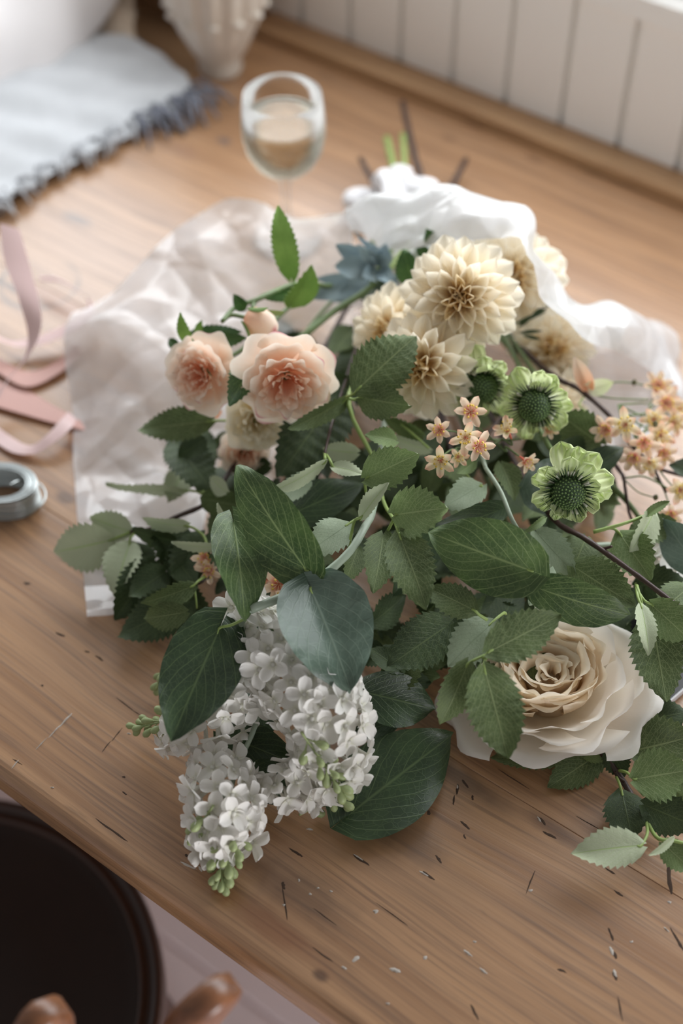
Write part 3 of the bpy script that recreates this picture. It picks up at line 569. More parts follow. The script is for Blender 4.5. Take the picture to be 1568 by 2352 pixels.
# ------------------------------------------------------------------ leaves
def prof_serr(v): return (v ** 0.5) * ((1 - v) ** 0.86) / 0.4600
def prof_smooth(v): return (v ** 0.45) * ((1 - v) ** 0.80) / 0.4960 * (1 - 0.25 * max(0.0, (v - 0.78) / 0.22) * (1 - v) / 0.22)
def prof_lance(v): return (v ** 0.8) * ((1 - v) ** 0.8) / 0.33
def leaf(parent, b, t, wpx, mat, roll=0, fold=0.25, arch=0.06, kind='serr', pale=False, droop=0.0, stem=None, name='leaf', wave=1.0, twist=0.0):
    """b, t: (px, py, h) of the blade's base and tip; wpx: full width; roll: turn about the midrib away from the camera"""
    B = P(*b) if len(b) == 3 else np.array(b[0]); T = P(*t) if len(t) == 3 else np.array(t[0])
    X = T - B; L = np.linalg.norm(X); X = X / L; mid = (B + T) / 2
    N = camdir(mid); N = unit(N - (N @ X) * X); Y = np.cross(N, X)
    a = R(roll); N, Y = N * math.cos(a) + Y * math.sin(a), Y * math.cos(a) - N * math.sin(a)
    if pale: N = -N; Y = -Y * 1.0; Y = np.cross(N, X); fold = -fold; arch = -arch
    hwm = wpx * mpp(mid) / 2; g = np.random.default_rng(int(abs(b[0] * 13 + t[1] * 7)) if len(b) == 3 else int(abs(T[0] * 9999)))
    us = np.linspace(-1, 1, 9); ph = g.uniform(0, 6, 4)
    if kind == 'serr':
        nt = max(9, min(17, int(L / 0.0042))); vs = []; tooth = []
        for i in range(nt): vs += [(i + 0.02) / nt, (i + 0.68) / nt]; tooth += [0, 1]
        vs.append(1.0); tooth.append(0); f = prof_serr; ns = 9
    else:
        nt = 24; vs = np.linspace(0, 1, nt); tooth = [0] * nt; f = prof_smooth if kind == 'smooth' else prof_lance; ns = 5
    V = []; U = []
    for v, tt in zip(vs, tooth):
        hw = max(hwm * f(min(max(v, 0.0), 1.0)), 0.0002)
        for u in us:
            au = abs(u); out = 1.0; fx = 0.0
            if kind == 'serr' and au > 0.9:
                out = 1.0 + (0.13 if tt else -0.05); fx = 0.036 * L if tt else 0.0
            x = v * L + fx * (1 - v) - (0.10 * L * au * (1 - v) ** 6 if kind != 'lance' else 0)
            if kind == 'smooth': x -= 0.07 * L * au ** 2 * (1 - v) ** 5
            x += 0.14 * hw * au * (1 - v) if kind == 'serr' else 0
            z = fold * au * hw + arch * L * 4 * v * (1 - v) - droop * L * v * v
            z += wave * hwm * 0.055 * math.sin(2 * math.pi * ns * (v - 0.42 * au)) * au * (1 - v * 0.5)
            z += wave * hwm * 0.16 * math.sin(5.5 * v + ph[0] + (1.3 if u > 0 else -0.4)) * au * au
            z += wave * hwm * 0.12 * math.sin(3 * v + ph[1]) * u
            ang = twist * v; yy = u * hw * out
            V.append(B + X * x + Y * (yy * math.cos(ang) - z * math.sin(ang)) + N * (z * math.cos(ang) + yy * math.sin(ang))); U.append((0.5 + u / 2, v))
    V = np.array(V); V[:, 2] = np.maximum(V[:, 2], TZ + 0.0012)
    o = make(name, V, [f[::-1] for f in gridF(9, len(vs))], mat, parent, U)
    if stem is not None:
        S = [P(*s) for s in stem] if stem != 'auto' else [B - X * 0.006 - N * 0.001, B - X * 0.014 - N * 0.007, B - X * 0.018 - N * 0.016]
        Vt, Ft = tube([B + X * L * 0.06, B] + S, 0.0009, 0.0011, 6); Vt[:, 2] = np.maximum(Vt[:, 2], TZ + 0.0008)
        make('petiole', Vt, Ft, M['petiole'], o)
    return o
def stem(parent, pts, r0, r1, mat, name='stem', bumps=0.0, sides=8):
    V, F = tube([P(*p) if len(p) == 3 and not isinstance(p, np.ndarray) else p for p in pts], r0, r1, sides, bumps=bumps); V[:, 2] = np.maximum(V[:, 2], TZ + 0.0008)
    return make(name, V, F, mat, parent)

# ------------------------------------------------------------------ petal meshes
def spoon(L, Wd, cup, curve, n=9, m=7, point=0.0, seed=0, ruffle=0.0):
    """petal along +x, hollow side +z"""
    g = np.random.default_rng(seed); ph = g.uniform(0, 6, 3); V = []; U = []
    for j in range(n):
        v = j / (n - 1); hw = Wd / 2 * (v + 0.04) ** 0.55 * (1.0001 - v) ** (0.32 + point) / (0.72 - 0.15 * point) if v < 0.999 else 0.0006 * Wd / 0.02
        for u in np.linspace(-1, 1, m):
            z = cup * hw * u * u * 2 + curve * L * v * v + ruffle * L * v * math.sin(7 * u + ph[0] + 3 * v) * abs(u)
            V.append((v * L, u * hw * (1 - 0.35 * cup * abs(u)), z)); U.append((0.5 + u / 2, v))
    return np.array(V), gridF(m, n), np.array(U)
def arc_petal(prof, A, ns=13, nt=11, wav=0.0, seed=0, side_drop=0.32, ns_pow=2.5, base_w=0.45):
    """petal wrapped round the +z axis; prof = (r,z) from base to rim; A half angle (deg)"""
    g = np.random.default_rng(seed); ph = g.uniform(0, 6.28, 4); pr = catmull([(r, z, 0) for r, z in prof], 60); V = []; U = []
    for j in range(nt):
        t = j / (nt - 1)
        for s in np.linspace(-1, 1, ns):
            te = t * (1 - side_drop * abs(s) ** ns_pow); k = te * 59; i = min(int(k), 58); p = pr[i] + (pr[i + 1] - pr[i]) * (k - i)
            psi = R(A) * s * (base_w + (1 - base_w) * te ** 0.6)
            r = p[0] + wav * te ** 3 * math.sin(5 * s + ph[0]) + wav * 0.6 * te ** 3 * math.sin(9 * s + ph[1]); z = p[1] + wav * 0.8 * te ** 2 * math.sin(4 * s + ph[2])
            V.append((r * math.cos(psi), r * math.sin(psi), z)); U.append((0.5 + s / 2, te))
    return np.array(V), gridF(ns, nt), np.array(U)

# ------------------------------------------------------------------ dahlias
def mdata(name, vfu, mat): return mesh_data(name, vfu[0], vfu[1], mat, vfu[2])
d_out = [mdata('petal', spoon(1.0, 0.60, 0.42, -0.10, point=0.06, seed=i, ruffle=0.03), M['dahlia']) for i in range(3)]
d_mid = [mdata('petal', spoon(1.0, 0.60, 0.55, 0.08, point=0.05, seed=10 + i, ruffle=0.02), M['dahlia']) for i in range(3)]
d_in = [mdata('petal', spoon(1.0, 0.56, 0.75, 0.30, point=0.04, seed=20 + i), M['dahliain']) for i in range(3)]
def bouquet_stem(parent, p, ax, mat='stem', r=0.0022, target=None):
    tg = (TIE if target is None else target) + rng.normal(size=3) * np.array([0.012, 0.006, 0.006])
    a = p - ax * 0.012; b = p - ax * 0.035; b[2] = max(b[2], TZ + 0.012); m1 = (b + tg) / 2; m1[2] = max(TZ + 0.015, min(m1[2], b[2]) - 0.01)
    return stem(parent, [p, a, b, m1, tg], r, r * 0.9, M[mat])
def dahlia(px, py, h, rad, dx, dy, label, n=64, spin=0):
    c = P(px, py, h); ax = unit(camdir(c) + RT * dx + UP * dy); X, Y, Z = frame(ax)
    t = thing('dahlia', c, label, 'flower', 'cream dahlias of the bouquet')
    bouquet_stem(t, c, ax)
    V, F = lathe([(0.0, -0.010), (0.006, -0.009), (0.009, -0.003), (0.008, 0.003), (0.0, 0.006)], 16); make('calyx', (V[:, :1] * X + V[:, 1:2] * Y + V[:, 2:3] * Z) + c - ax * 0.004, F, M['stem'], t)
    g = np.random.default_rng(int(px)); 
    V, F = lathe([(0.0, -0.002), (0.008, 0.0), (0.009, 0.005), (0.006, 0.010), (0.0, 0.012)], 14); make('core', (V[:, :1] * X + V[:, 1:2] * Y + V[:, 2:3] * Z) + c, F, M['dcore'], t)
    for i in range(n):
        q = i / (n - 1); th = i * 2.39996 + spin; el = R(80 - 92 * q ** 0.7) + g.normal() * 0.07
        L = rad * (0.34 + 0.66 * q ** 0.62) * g.uniform(0.94, 1.06); pool = d_in if q < 0.24 else d_mid if q < 0.55 else d_out
        rad_dir = X * math.cos(th) + Y * math.sin(th); x = rad_dir * math.cos(el) + Z * math.sin(el); z = Z * math.cos(el) - rad_dir * math.sin(el); y = np.cross(z, x)
        rollp = g.normal() * 0.14; y, z = y * math.cos(rollp) + z * math.sin(rollp), z * math.cos(rollp) - y * math.sin(rollp)
        b = c + rad_dir * rad * (0.05 + 0.07 * q) + Z * rad * (0.20 - 0.30 * q)
        wd = (0.80 if q < 0.24 else 1.0) * g.uniform(0.92, 1.1)
        m = mat4(b, x * L, y * L * wd, z * L); place('petal', pool[int(g.integers(3))], m, t)
    return t
dahlia(1058, 684, .165, 0.0435, -0.05, 0.02, 'largest cream dahlia, fully open, front of the cluster above the scabiosa', 72)
dahlia(1178, 640, .120, 0.0415, 0.08, 0.08, 'cream dahlia half covered by the white film beside the largest one', 60, 0.6)
dahlia(975, 838, .135, 0.0405, -0.15, -0.12, 'cream dahlia hanging below the largest one behind the toothed leaf', 60, 1.1)
dahlia(905, 762, .118, 0.036, -0.45, 0.05, 'small cream dahlia tucked left behind the largest one, mostly hidden', 48, 2.0)
dahlia(1268, 800, .065, 0.036, 0.15, 0.0, 'blurred cream dahlia lying low on the film behind the green scabiosa', 48, 0.3)
dahlia(1272, 918, .060, 0.028, 0.1, -0.2, 'small low cream dahlia between the scabiosa and the brown twig', 36, 0.9)

# ------------------------------------------------------------------ garden rose
def rose(t, c, ax, spec, sc, seed, tilt=0.05, xref=None):
    X, Y, Z = frame(ax, xref); g = np.random.default_rng(seed)
    for (n, prof, A, wav, mat, off, drop) in spec:
        var = [mdata('petal', arc_petal(prof, A, 19, 14, wav=wav, seed=seed * 10 + k + n, side_drop=drop), M[mat]) for k in range(2)]
        for i in range(n):
            th = off + 2 * math.pi * i / n + g.normal() * 0.10; tl = g.normal() * tilt
            x = X * math.cos(th) + Y * math.sin(th); y = np.cross(Z, x); z = Z * math.cos(tl) + x * math.sin(tl); x2 = np.cross(y, z)
            s = sc * g.uniform(0.95, 1.05); place('petal', var[int(g.integers(2))], mat4(c + Z * g.normal() * 0.0006, x2 * s, y * s, z * s), t)
    return X, Y, Z
rc = P(1260, 1592, .022); rax = unit([-0.10, -0.16, 1.0])
gr = thing('garden_rose', rc, 'large cream garden rose, full-blown with folded centre, lying by the table edge', 'flower')
spec = [(5, [(.004, 0), (.034, .000), (.056, .008), (.069, .013), (.0745, .008)], 48, .004, 'rose', 0.35, .20),
        (5, [(.004, 0), (.030, .004), (.050, .018), (.060, .029), (.0645, .030)], 52, .004, 'rose', 0.95, .22),
        (6, [(.004, .002), (.029, .010), (.043, .027), (.049, .041), (.0525, .045)], 46, .003, 'rose', 0.2, .22),
        (5, [(.004, .002), (.026, .012), (.036, .031), (.039, .046), (.041, .050)], 52, .003, 'rosein', 0.6, .2),
        (5, [(.003, .002), (.022, .012), (.030, .031), (.031, .045), (.030, .050)], 50, .0025, 'rosein', 0.0, .2)]
X, Y, Z = rose(gr, rc, rax, spec, 0.93, 4, 0.07, DS)
g = np.random.default_rng(9)
for k in range(24):
    q = k / 23; r = 0.0275 * (1 - q) ** 0.85 + 0.0022; hh = 0.047 - 0.007 * q; th = k * 2.39996; x = X * math.cos(th) + Y * math.sin(th)
    me = mdata('petal', arc_petal([(r * 0.5, 0.006), (r * 0.92, hh * 0.45), (r, hh * 0.8), (r * 1.02 + .0022, hh * 0.96), (r * 1.04 + .0048, hh)], 74 - 14 * (1 - q), 19, 13, 0.0028 * (1 - 0.55 * q), 50 + k, 0.10, 3, 0.75), M['rosein'])
    off = (X * g.normal() + Y * g.normal()) * 0.0022; tl = g.normal() * 0.09; z2 = unit(Z + x * tl); x2 = unit(x - (x @ z2) * z2); place('petal', me, mat4(rc + off, x2, np.cross(z2, x2), z2, 0.93), gr)
_T = Matrix.Translation(Vector(rc)); _S = _T @ Matrix.Diagonal((1.06, 0.80, 1.0, 1.0)) @ _T.inverted()
for o in list(col.objects):                       # the bloom is pressed a little against the leaves behind it
    if o.parent == gr and o.name.startswith('petal'): o.matrix_basis = _S @ o.matrix_basis; WM[o] = o.matrix_basis.copy()
V, F = lathe([(0.0, 0.026), (0.008, 0.022), (0.018, 0.015), (0.022, 0.008), (0.015, 0.003), (0.0, 0.002)], 24); make('petal_base', V[:, :1] * X + V[:, 1:2] * Y + V[:, 2:3] * Z + rc, F, M['rosein'], gr, np.zeros((len(V), 2)) + 0.3)
V, F = lathe([(0.002, -0.014), (0.010, -0.012), (0.013, -0.004), (0.010, 0.004), (0.0, 0.004)], 20); make('calyx', V[:, :1] * X + V[:, 1:2] * Y + V[:, 2:3] * Z + rc, F, M['stem'], gr)
stem(gr, [rc - rax * 0.008, rc + np.array([0.0, 0.03, -0.018]), P(1200, 1300, .012), P(1000, 800, .015), TIE + np.array([0.01, 0, 0])], .003, .0026, M['stem'])

# ------------------------------------------------------------------ spray rose stem
sr = thing('spray_rose', P(640, 800, .12), 'peach spray rose stem with two open blooms, a bud and leaves over the film', 'flower')
sp1 = [(5, [(.002, -.002), (.016, .0), (.026, .003), (.033, .004)], 46, .0018, 'peach', 0.2, .2), (6, [(.002, 0), (.014, .004), (.022, .009), (.027, .012)], 40, .0018, 'peach', 0.7, .2),
       (7, [(.002, 0), (.011, .006), (.017, .013), (.021, .017)], 36, .0018, 'peach', 0.1, .2), (7, [(.002, 0), (.008, .007), (.012, .015), (.0155, .019)], 36, .0016, 'peachin', 0.4, .2),
       (6, [(.001, 0), (.006, .008), (.0085, .016), (.010, .020)], 40, .0014, 'peachin', 0.2, .2), (4, [(.001, 0), (.003, .009), (.004, .015), (.005, .019)], 55, .001, 'peachin', 0.0, .2)]
def bloom(px, py, h, dx, dy, sc, sd, spec):
    c = P(px, py, h); ax = unit(camdir(c) + RT * dx + UP * dy); X, Y, Z = frame(ax, RT)
    V, F = lathe([(0.001, -0.012), (0.005, -0.010), (0.007, -0.004), (0.004, 0.002), (0.0, 0.004)], 14)
    b = make('bloom', V[:, :1] * X + V[:, 1:2] * Y + V[:, 2:3] * Z + c, F, M['stem'], sr)
    rose(b, c, ax, spec, sc, sd, 0.09, RT)
    for k in range(3):
        th = 0.6 + k * 2.1; d = X * math.cos(th) + Y * math.sin(th)
        V, F, U = spoon(0.024 * sc, 0.008, 0.3, 0.2); x = unit(d * 0.9 - Z * 0.22); z = unit(Z - (Z @ x) * x); y = np.cross(z, x); make('sepal', V[:, :1] * x + V[:, 1:2] * y + V[:, 2:3] * z + c - Z * 0.006, F, M['roseleaf'], b, U)
    return c, ax
sp2 = [(n, p, A, w_, {'peach': 'creamrose', 'peachin': 'creamrose'}[m_], o, d_) for (n, p, A, w_, m_, o, d_) in sp1]
b1, a1 = bloom(655, 862, .140, 0.05, -0.60, 1.14, 31, sp1)
b2, a2 = bloom(472, 856, .125, -0.62, -0.22, 0.94, 32, sp1)
b3, a3 = bloom(588, 960, .085, 0.2, -0.35, 0.80, 33, sp2)
bloom(560, 1035, .055, 0.1, -0.45, 0.62, 34, sp1)
# bud
c = P(598, 742, .15); ax = unit(RT * 0.75 - UP * 0.45 + camdir(c) * 0.3); X, Y, Z = frame(ax)
V, F = lathe([(0.0, -0.013), (0.008, -0.010), (0.0115, -0.002), (0.0105, 0.006), (0.006, 0.0125), (0.002, 0.0145)], 18); a = np.arctan2(V[:, 1], V[:, 0]); k = 1 + 0.07 * np.sin(3 * a + V[:, 2] * 180); V[:, :2] *= k[:, None]
UVb = np.stack([a / 6.28 + 0.5, (V[:, 2] + .013) / .0275], 1); bud = make('bud', V[:, :1] * X + V[:, 1:2] * Y + V[:, 2:3] * Z + c, F, M['peach'], sr, UVb)
for k in range(4):
    th = k * 1.57 + 0.3; d = X * math.cos(th) + Y * math.sin(th); V, F, U = spoon(0.022, 0.008, 0.2, -0.12); x = unit(Z + d * 0.5); z = unit(-d + (d @ x) * x); y = np.cross(z, x)
    make('sepal', V[:, :1] * x + V[:, 1:2] * y + V[:, 2:3] * z + c - Z * 0.012 + d * 0.008, F, M['roseleaf'], bud, U)
stem(sr, [(640, 840, .13), (632, 790, .14), (625, 750, .135), (580, 700, .135), (640, 665, .13), (700, 648, .12), (790, 640, .09), TIE], .0016, .0022, M['stem'])
stem(sr, [(510, 738, .142), (530, 724, .142), (560, 728, .145), (585, 732, .148)], .0016, .0016, M['stem'], 'side_stem')
stem(sr, [(510, 738, .14), (540, 706, .137), (590, 688, .135), (640, 665, .13)], .0017, .002, M['stem'], 'side_stem')
stem(sr, [b2 - a2 * 0.01, P(500, 835, .11), P(560, 800, .11), P(620, 745, .115), P(680, 690, .11)], .0015, .0018, M['stem'], 'side_stem')
stem(sr, [b3 - a3 * 0.01, P(600, 930, .07), P(640, 850, .07), P(720, 740, .07), P(800, 650, .07)], .0015, .0018, M['stem'], 'side_stem')
leaf(sr, (668, 636, .145), (638, 471, .20), 68, M['roseleaf'], 12, .12, .05, 'serr')
leaf(sr, (668, 700, .13), (718, 612, .165), 82, M['roseleaf'], -30, .5, .04, 'serr')
leaf(sr, (715, 650, .125), (610, 688, .14), 46, M['rosedark'], 35, .3, .05)
leaf(sr, (560, 712, .135), (536, 676, .15), 34, M['rosedark'], 0, .2, .05)
leaf(sr, (436, 795, .125), (414, 716, .16), 36, M['roseleaf'], 25, .4, .05)
leaf(sr, (440, 775, .11), (555, 762, .13), 46, M['rosedark'], 25, .2, .05)
leaf(sr, (488, 790, .12), (565, 775, .135), 44, M['rosedark'], 10, .3, .04)
leaf(sr, (592, 818, .13), (526, 932, .138), 84, M['rosedark'], -8, .18, .05)
leaf(sr, (455, 770, .12), (462, 735, .14), 22, M['roseleaf'], 20, .3, .05)
leaf(sr, (412, 800, .12), (388, 778, .12), 26, M['rosedark'], 20, .3, .05)
leaf(sr, (412, 822, .115), (390, 830, .11), 24, M['rosedark'], 20, .3, .05)
leaf(sr, (640, 800, .12), (590, 790, .128), 40, M['roseleaf'], 20, .4, .05)
leaf(sr, (500, 950, .08), (455, 940, .09), 34, M['peachin'], 0, .3, .05, 'smooth', name='petal')

# ------------------------------------------------------------------ scabiosa
def scab_petal(seed):
    V, F, U = spoon(1.0, 0.85, 0.12, 0.05, 10, 13, -0.1, seed, 0.10); g = np.random.default_rng(seed); ph = g.uniform(0, 6)
    v = U[:, 1]; u = U[:, 0] * 2 - 1; V[:, 0] += 0.09 * v * np.sin(9 * u + ph) * (v > 0.55); V[:, 2] += 0.15 * v ** 2 * np.sin(9 * u + ph); return V, F, U
sc_p = [mdata('petal', scab_petal(i), M['scabpetal']) for i in range(4)]
def scabiosa(px, py, h, dx, dy, rad, label, stem_pts, nx=13, cone=None):
    c = P(px, py, h); ax = unit(camdir(c) + RT * dx + UP * dy); X, Y, Z = frame(ax, RT); t = thing('scabiosa', c, label, 'flower', 'green scabiosas of the bouquet'); g = np.random.default_rng(int(px))
    L2W = lambda V: V[:, :1] * X + V[:, 1:2] * Y + V[:, 2:3] * Z + c
    rc_ = rad * 0.44; V, F = lathe([(rc_ * 0.5, -rc_ * 0.6), (rc_, -rc_ * 0.1), (rc_ * 1.0, rc_ * 0.3), (rc_ * 0.82, rc_ * 0.75), (rc_ * 0.5, rc_ * 1.05), (0.0, rc_ * 1.18)], 28); make('cone', L2W(V), F, M['scabcone'], t)
    parts = []; sp = []
    for i in range(190):
        q = (i + 0.5) / 190; th = i * 2.39996; ph = math.acos(1 - q * 1.05) if 1 - q * 1.05 > -1 else 3.1; d = np.array([math.sin(ph) * math.cos(th), math.sin(ph) * math.sin(th), math.cos(ph)])
        p = d * np.array([rc_, rc_, rc_ * 1.18]); s = rc_ * 0.075
        O = np.array([(1, 0, 0), (-1, 0, 0), (0, 1, 0), (0, -1, 0), (0, 0, 1), (0, 0, -1)]) * s
        if q < 0.62: parts.append((p + d * s * 0.5 + O, [(0, 2, 4), (2, 1, 4), (1, 3, 4), (3, 0, 4), (2, 0, 5), (1, 2, 5), (3, 1, 5), (0, 3, 5)]))
        else:
            dd = unit(d * np.array([1, 1, 0.3]) + np.array([0, 0, 0.45]) + g.normal(size=3) * 0.08); sp.append(tube([p, p + dd * rc_ * 0.3, p + dd * rc_ * g.uniform(0.6, 0.95)], s * 0.75, s * 0.12, 5, 4))
    V, F = join(parts); make('cone_beads', L2W(V), F, M['scabbump'], t)['kind'] = 'stuff'
    V, F = join(sp); make('cone_spikes', L2W(V), F, M['scabspike'], t)['kind'] = 'stuff'
    wp = []
    for i in range(24):
        th = g.uniform(0, 6.28); d = np.array([math.cos(th), math.sin(th), g.uniform(-0.05, 0.35)]); wp.append(tube([d * rc_ * 0.95, d * rc_ * 1.35 + np.array([0, 0, 0.001])], 0.0006, 0.0011, 5, 4))
    V, F = join(wp); make('stamens', L2W(V), F, M['lilac'], t)['kind'] = 'stuff'
    for ring, (n, el, Lf) in enumerate([(nx, 4, 1.0), (nx - 3, 24, 0.78)]):
        for i in range(n):
            th = 2 * math.pi * i / n + ring * 0.3 + g.normal() * 0.08; e = R(el + g.normal() * 17); rd = X * math.cos(th) + Y * math.sin(th); x = rd * math.cos(e) + Z * math.sin(e); z = Z * math.cos(e) - rd * math.sin(e); y = np.cross(z, x)
            up = (rd @ UP); Lp = rad * 0.72 * Lf * g.uniform(0.72, 1.18) * (1.0 + 0.18 * up); place('petal', sc_p[int(g.integers(4))], mat4(c + rd * rc_ * 0.75 - Z * rc_ * 0.25, x * Lp, y * Lp, z * Lp), t)
    stem(t, stem_pts(c, ax), .0019, .0021, M['stem'])
    return t
scabiosa(1305, 1128, .135, 0.05, -0.42, 0.0265, 'open green scabiosa bloom facing front above the large smooth leaf', lambda c, a: [c - a * 0.004, P(1275, 1048, .120), P(1240, 985, .105), P(1150, 760, .07), TIE])
scabiosa(1228, 930, .130, -0.10, -0.30, 0.0265, 'green scabiosa with its spiky cone turned aside, beneath the dahlias', lambda c, a: [c - a * 0.006, c - a * 0.03, P(1190, 800, .07), TIE])
scabiosa(1105, 885, .122, 0.15, -0.62, 0.0265, 'shaded green scabiosa tucked under the largest dahlia with dark cone', lambda c, a: [c - a * 0.006, c - a * 0.03, P(1080, 760, .06), TIE])

# ------------------------------------------------------------------ peach blossom sprays
def star(seed, npet):
    parts = []; g = np.random.default_rng(seed)
    for i in range(npet):
        V, F, U = spoon(0.0100, 0.0062, 0.35, 0.10, 8, 5, 0.05, seed * 9 + i); a = 2 * math.pi * i / npet + g.normal() * 0.08; e = R(22 + g.normal() * 8); ca, sa = math.cos(a), math.sin(a)
        x = V[:, 0] * math.cos(e) - V[:, 2] * math.sin(e); z = V[:, 0] * math.sin(e) + V[:, 2] * math.cos(e); parts.append((np.stack([x * ca - V[:, 1] * sa, x * sa + V[:, 1] * ca, z], 1), F, U))
    return join(parts)
stars = [mdata('blossom', star(i, 6), M['blossom'] if i < 3 else M['blossom2']) for i in range(5)]
fil = []; ant = []; g = np.random.default_rng(2)
for i in range(9):
    a = i * 2.4; d = unit([math.cos(a) * 0.6, math.sin(a) * 0.6, 1.0]); Lf = g.uniform(.0055, .0075); fil.append(tube([np.zeros(3), d * Lf * 0.5 + np.array([0, 0, .0004]), d * Lf], .00022, .0002, 4, 4)); V, F = lathe([(0, -.0008), (.0007, 0), (0, .0008)], 6); ant.append((V + d * Lf, F))
fil_me = mesh_data('stamens', *join(fil), M['filament']); ant_me = mesh_data('anthers', *join(ant), M['yellow'])
tubeV, tubeF = tube([np.array([0, 0, 0.0012]), np.array([0, 0, -0.003]), np.array([0, 0, -0.009])], .0016, .0005, 6, 6); ped_me = mesh_data('flower_tube', tubeV, tubeF, M['blossom'])
def blossoms(t, lst, hub):
    for k, (px, py, h, dx, dy, s, v) in enumerate(lst):
        c = P(px, py, h); ax = unit(camdir(c) + RT * dx + UP * dy); X, Y, Z = frame(ax); a = k * 1.7; x = X * math.cos(a) + Y * math.sin(a); y = np.cross(Z, x); m = mat4(c, x, y, Z, s)
        b = place('blossom', stars[v], m, t)
        for me in (fil_me, ant_me, ped_me): place(me.name, me, m, b)
        hb = P(*hub[k % len(hub)]); V, F = tube([c - Z * 0.008 * s, c - Z * 0.016 + (hb - c) * 0.2, (c + hb) / 2 - np.array([0, 0, .004]), hb], .0006, .0008, 5); make('pedicel', V, F, M['stem'], t)
bs = thing('blossom_spray', P(1080, 1000, .10), 'peach star-blossom sprig with yellow stamens under the hanging dahlia', 'flower')
blossoms(bs, [(1080, 946, .150, 0, .1, 1.32, 0), (1010, 988, .145, -.2, 0, 1.12, 1), (1068, 1005, .150, 0, 0, 1.30, 3), (1098, 1024, .155, .15, -.1, 1.22, 2), (1012, 1056, .142, -.1, -.25, 1.30, 4), (1166, 990, .130, -.3, .7, 1.15, 3), (1207, 1058, .120, .7, -.5, .95, 0), (1258, 985, .112, .4, -.2, .85, 1), (1050, 1048, .128, .3, -.2, .9, 4)], [(1120, 1000, .10), (1150, 1010, .09)])
stem(bs, [(1090, 1010, .11), (1130, 985, .09), (1190, 870, .07), (1140, 720, .06), TIE], .0012, .0016, M['twig'])
b2s = thing('blossom_spray', P(1450, 1000, .08), 'peach star-blossom branch in a dense cluster over the pale film edge', 'flower')
blossoms(b2s, [(1392, 985, .098, -.3, -.2, 1.3, 1), (1436, 975, .105, 0, 0, 1.5, 3), (1510, 888, .075, .1, .3, 1.35, 0), (1528, 925, .078, .2, 0, 1.4, 1), (1545, 970, .07, .3, 0, 1.3, 4), (1500, 965, .085, .1, .1, 1.3, 4), (1478, 1015, .09, .1, -.3, 1.35, 2), (1515, 1000, .08, .3, -.1, 1.3, 3), (1455, 1048, .085, -.2, -.5, 1.25, 0), (1490, 1060, .08, .1, -.5, 1.2, 3), (1525, 905, .06, .4, .4, 1.2, 3), (1560, 1125, .07, .3, -.1, 1.4, 4), (1540, 1180, .062, 0, -.4, 1.1, 0), (1520, 1040, .075, .4, -.3, 1.2, 1), (1560, 940, .06, .4, .1, 1.2, 3)], [(1440, 955, .08), (1420, 930, .08), (1460, 1000, .07)])
stem(b2s, [(1290, 876, .085), (1330, 895, .088), (1400, 955, .085), (1440, 1010, .08), (1500, 1070, .065), (1580, 1095, .06)], .0020, .0015, M['twig'], bumps=.12)
stem(b2s, [(1290, 876, .085), (1230, 830, .075), (1130, 720, .06), TIE], .0020, .0024, M['twig'])
stem(b2s, [(1500, 1070, .065), (1515, 1105, .062), (1530, 1130, .060)], .0013, .0011, M['twig'], 'side_twig', .1)
stem(b2s, [(1400, 1050, .07), (1425, 1085, .066), (1432, 1100, .066), (1445, 1180, .05), (1465, 1210, .045)], .0017, .001, M['twig'], 'side_twig', .1)
stem(b2s, [(1432, 1098, .066), (1480, 1095, .066), (1530, 1120, .062), (1556, 1135, .066)], .0007, .0006, M['stem'], 'side_twig')
stem(b2s, [(1432, 1100, .066), (1465, 1130, .06), (1500, 1142, .062)], .0005, .0005, M['stem'], 'side_twig')
stem(b2s, [(1350, 905, .085), (1400, 880, .085), (1455, 880, .08), (1500, 890, .076)], .0007, .0006, M['stem'], 'side_twig')
stem(b2s, [(1350, 905, .085), (1410, 915, .083), (1490, 918, .08)], .0007, .0006, M['stem'], 'side_twig')
stem(b2s, [(1345, 905, .085), (1330, 930, .09), (1350, 948, .095), (1375, 965, .095)], .0007, .0006, M['petiole'], 'side_twig')
bd, bf_ = lathe([(0, -.003), (.0016, -.001), (.0021, .001), (.0012, .003), (0, .0036)], 10)
for p in [(1505, 1144, .062), (1456, 880, .08), (1504, 975, .10)]: make('green_bud', bd + P(*p), bf_, M['olivebud'], b2s)
leaf(b2s, (1350, 890, .09), (1318, 818, .11), 44, M['peachin'], 0, .6, .1, 'smooth', name='bud_petal', wave=.3)
leaf(b2s, (1345, 890, .09), (1408, 878, .092), 46, M['scabpetal'], -20, .5, .08, 'smooth', name='bract', wave=.3)
b3s = thing('blossom_spray', P(640, 1345, .05), 'coppery orange blossom sprig half buried under the lilac leaves', 'flower')
blossoms(b3s, [(640, 1340, .075, 0, -.2, 1.5, 1), (610, 1325, .07, -.3, 0, 1.3, 0), (676, 1335, .07, .3, -.1, 1.3, 2), (472, 1280, .06, -.2, -.1, 1.2, 0), (478, 1310, .055, 0, -.3, 1.1, 2), (655, 1372, .07, .2, -.2, 1.2, 1)], [(640, 1300, .04), (540, 1290, .04)])
stem(b3s, [(500, 1290, .04), (560, 1280, .04), (650, 1290, .035), (760, 1000, .02), TIE], .0012, .0018, M['twig'])

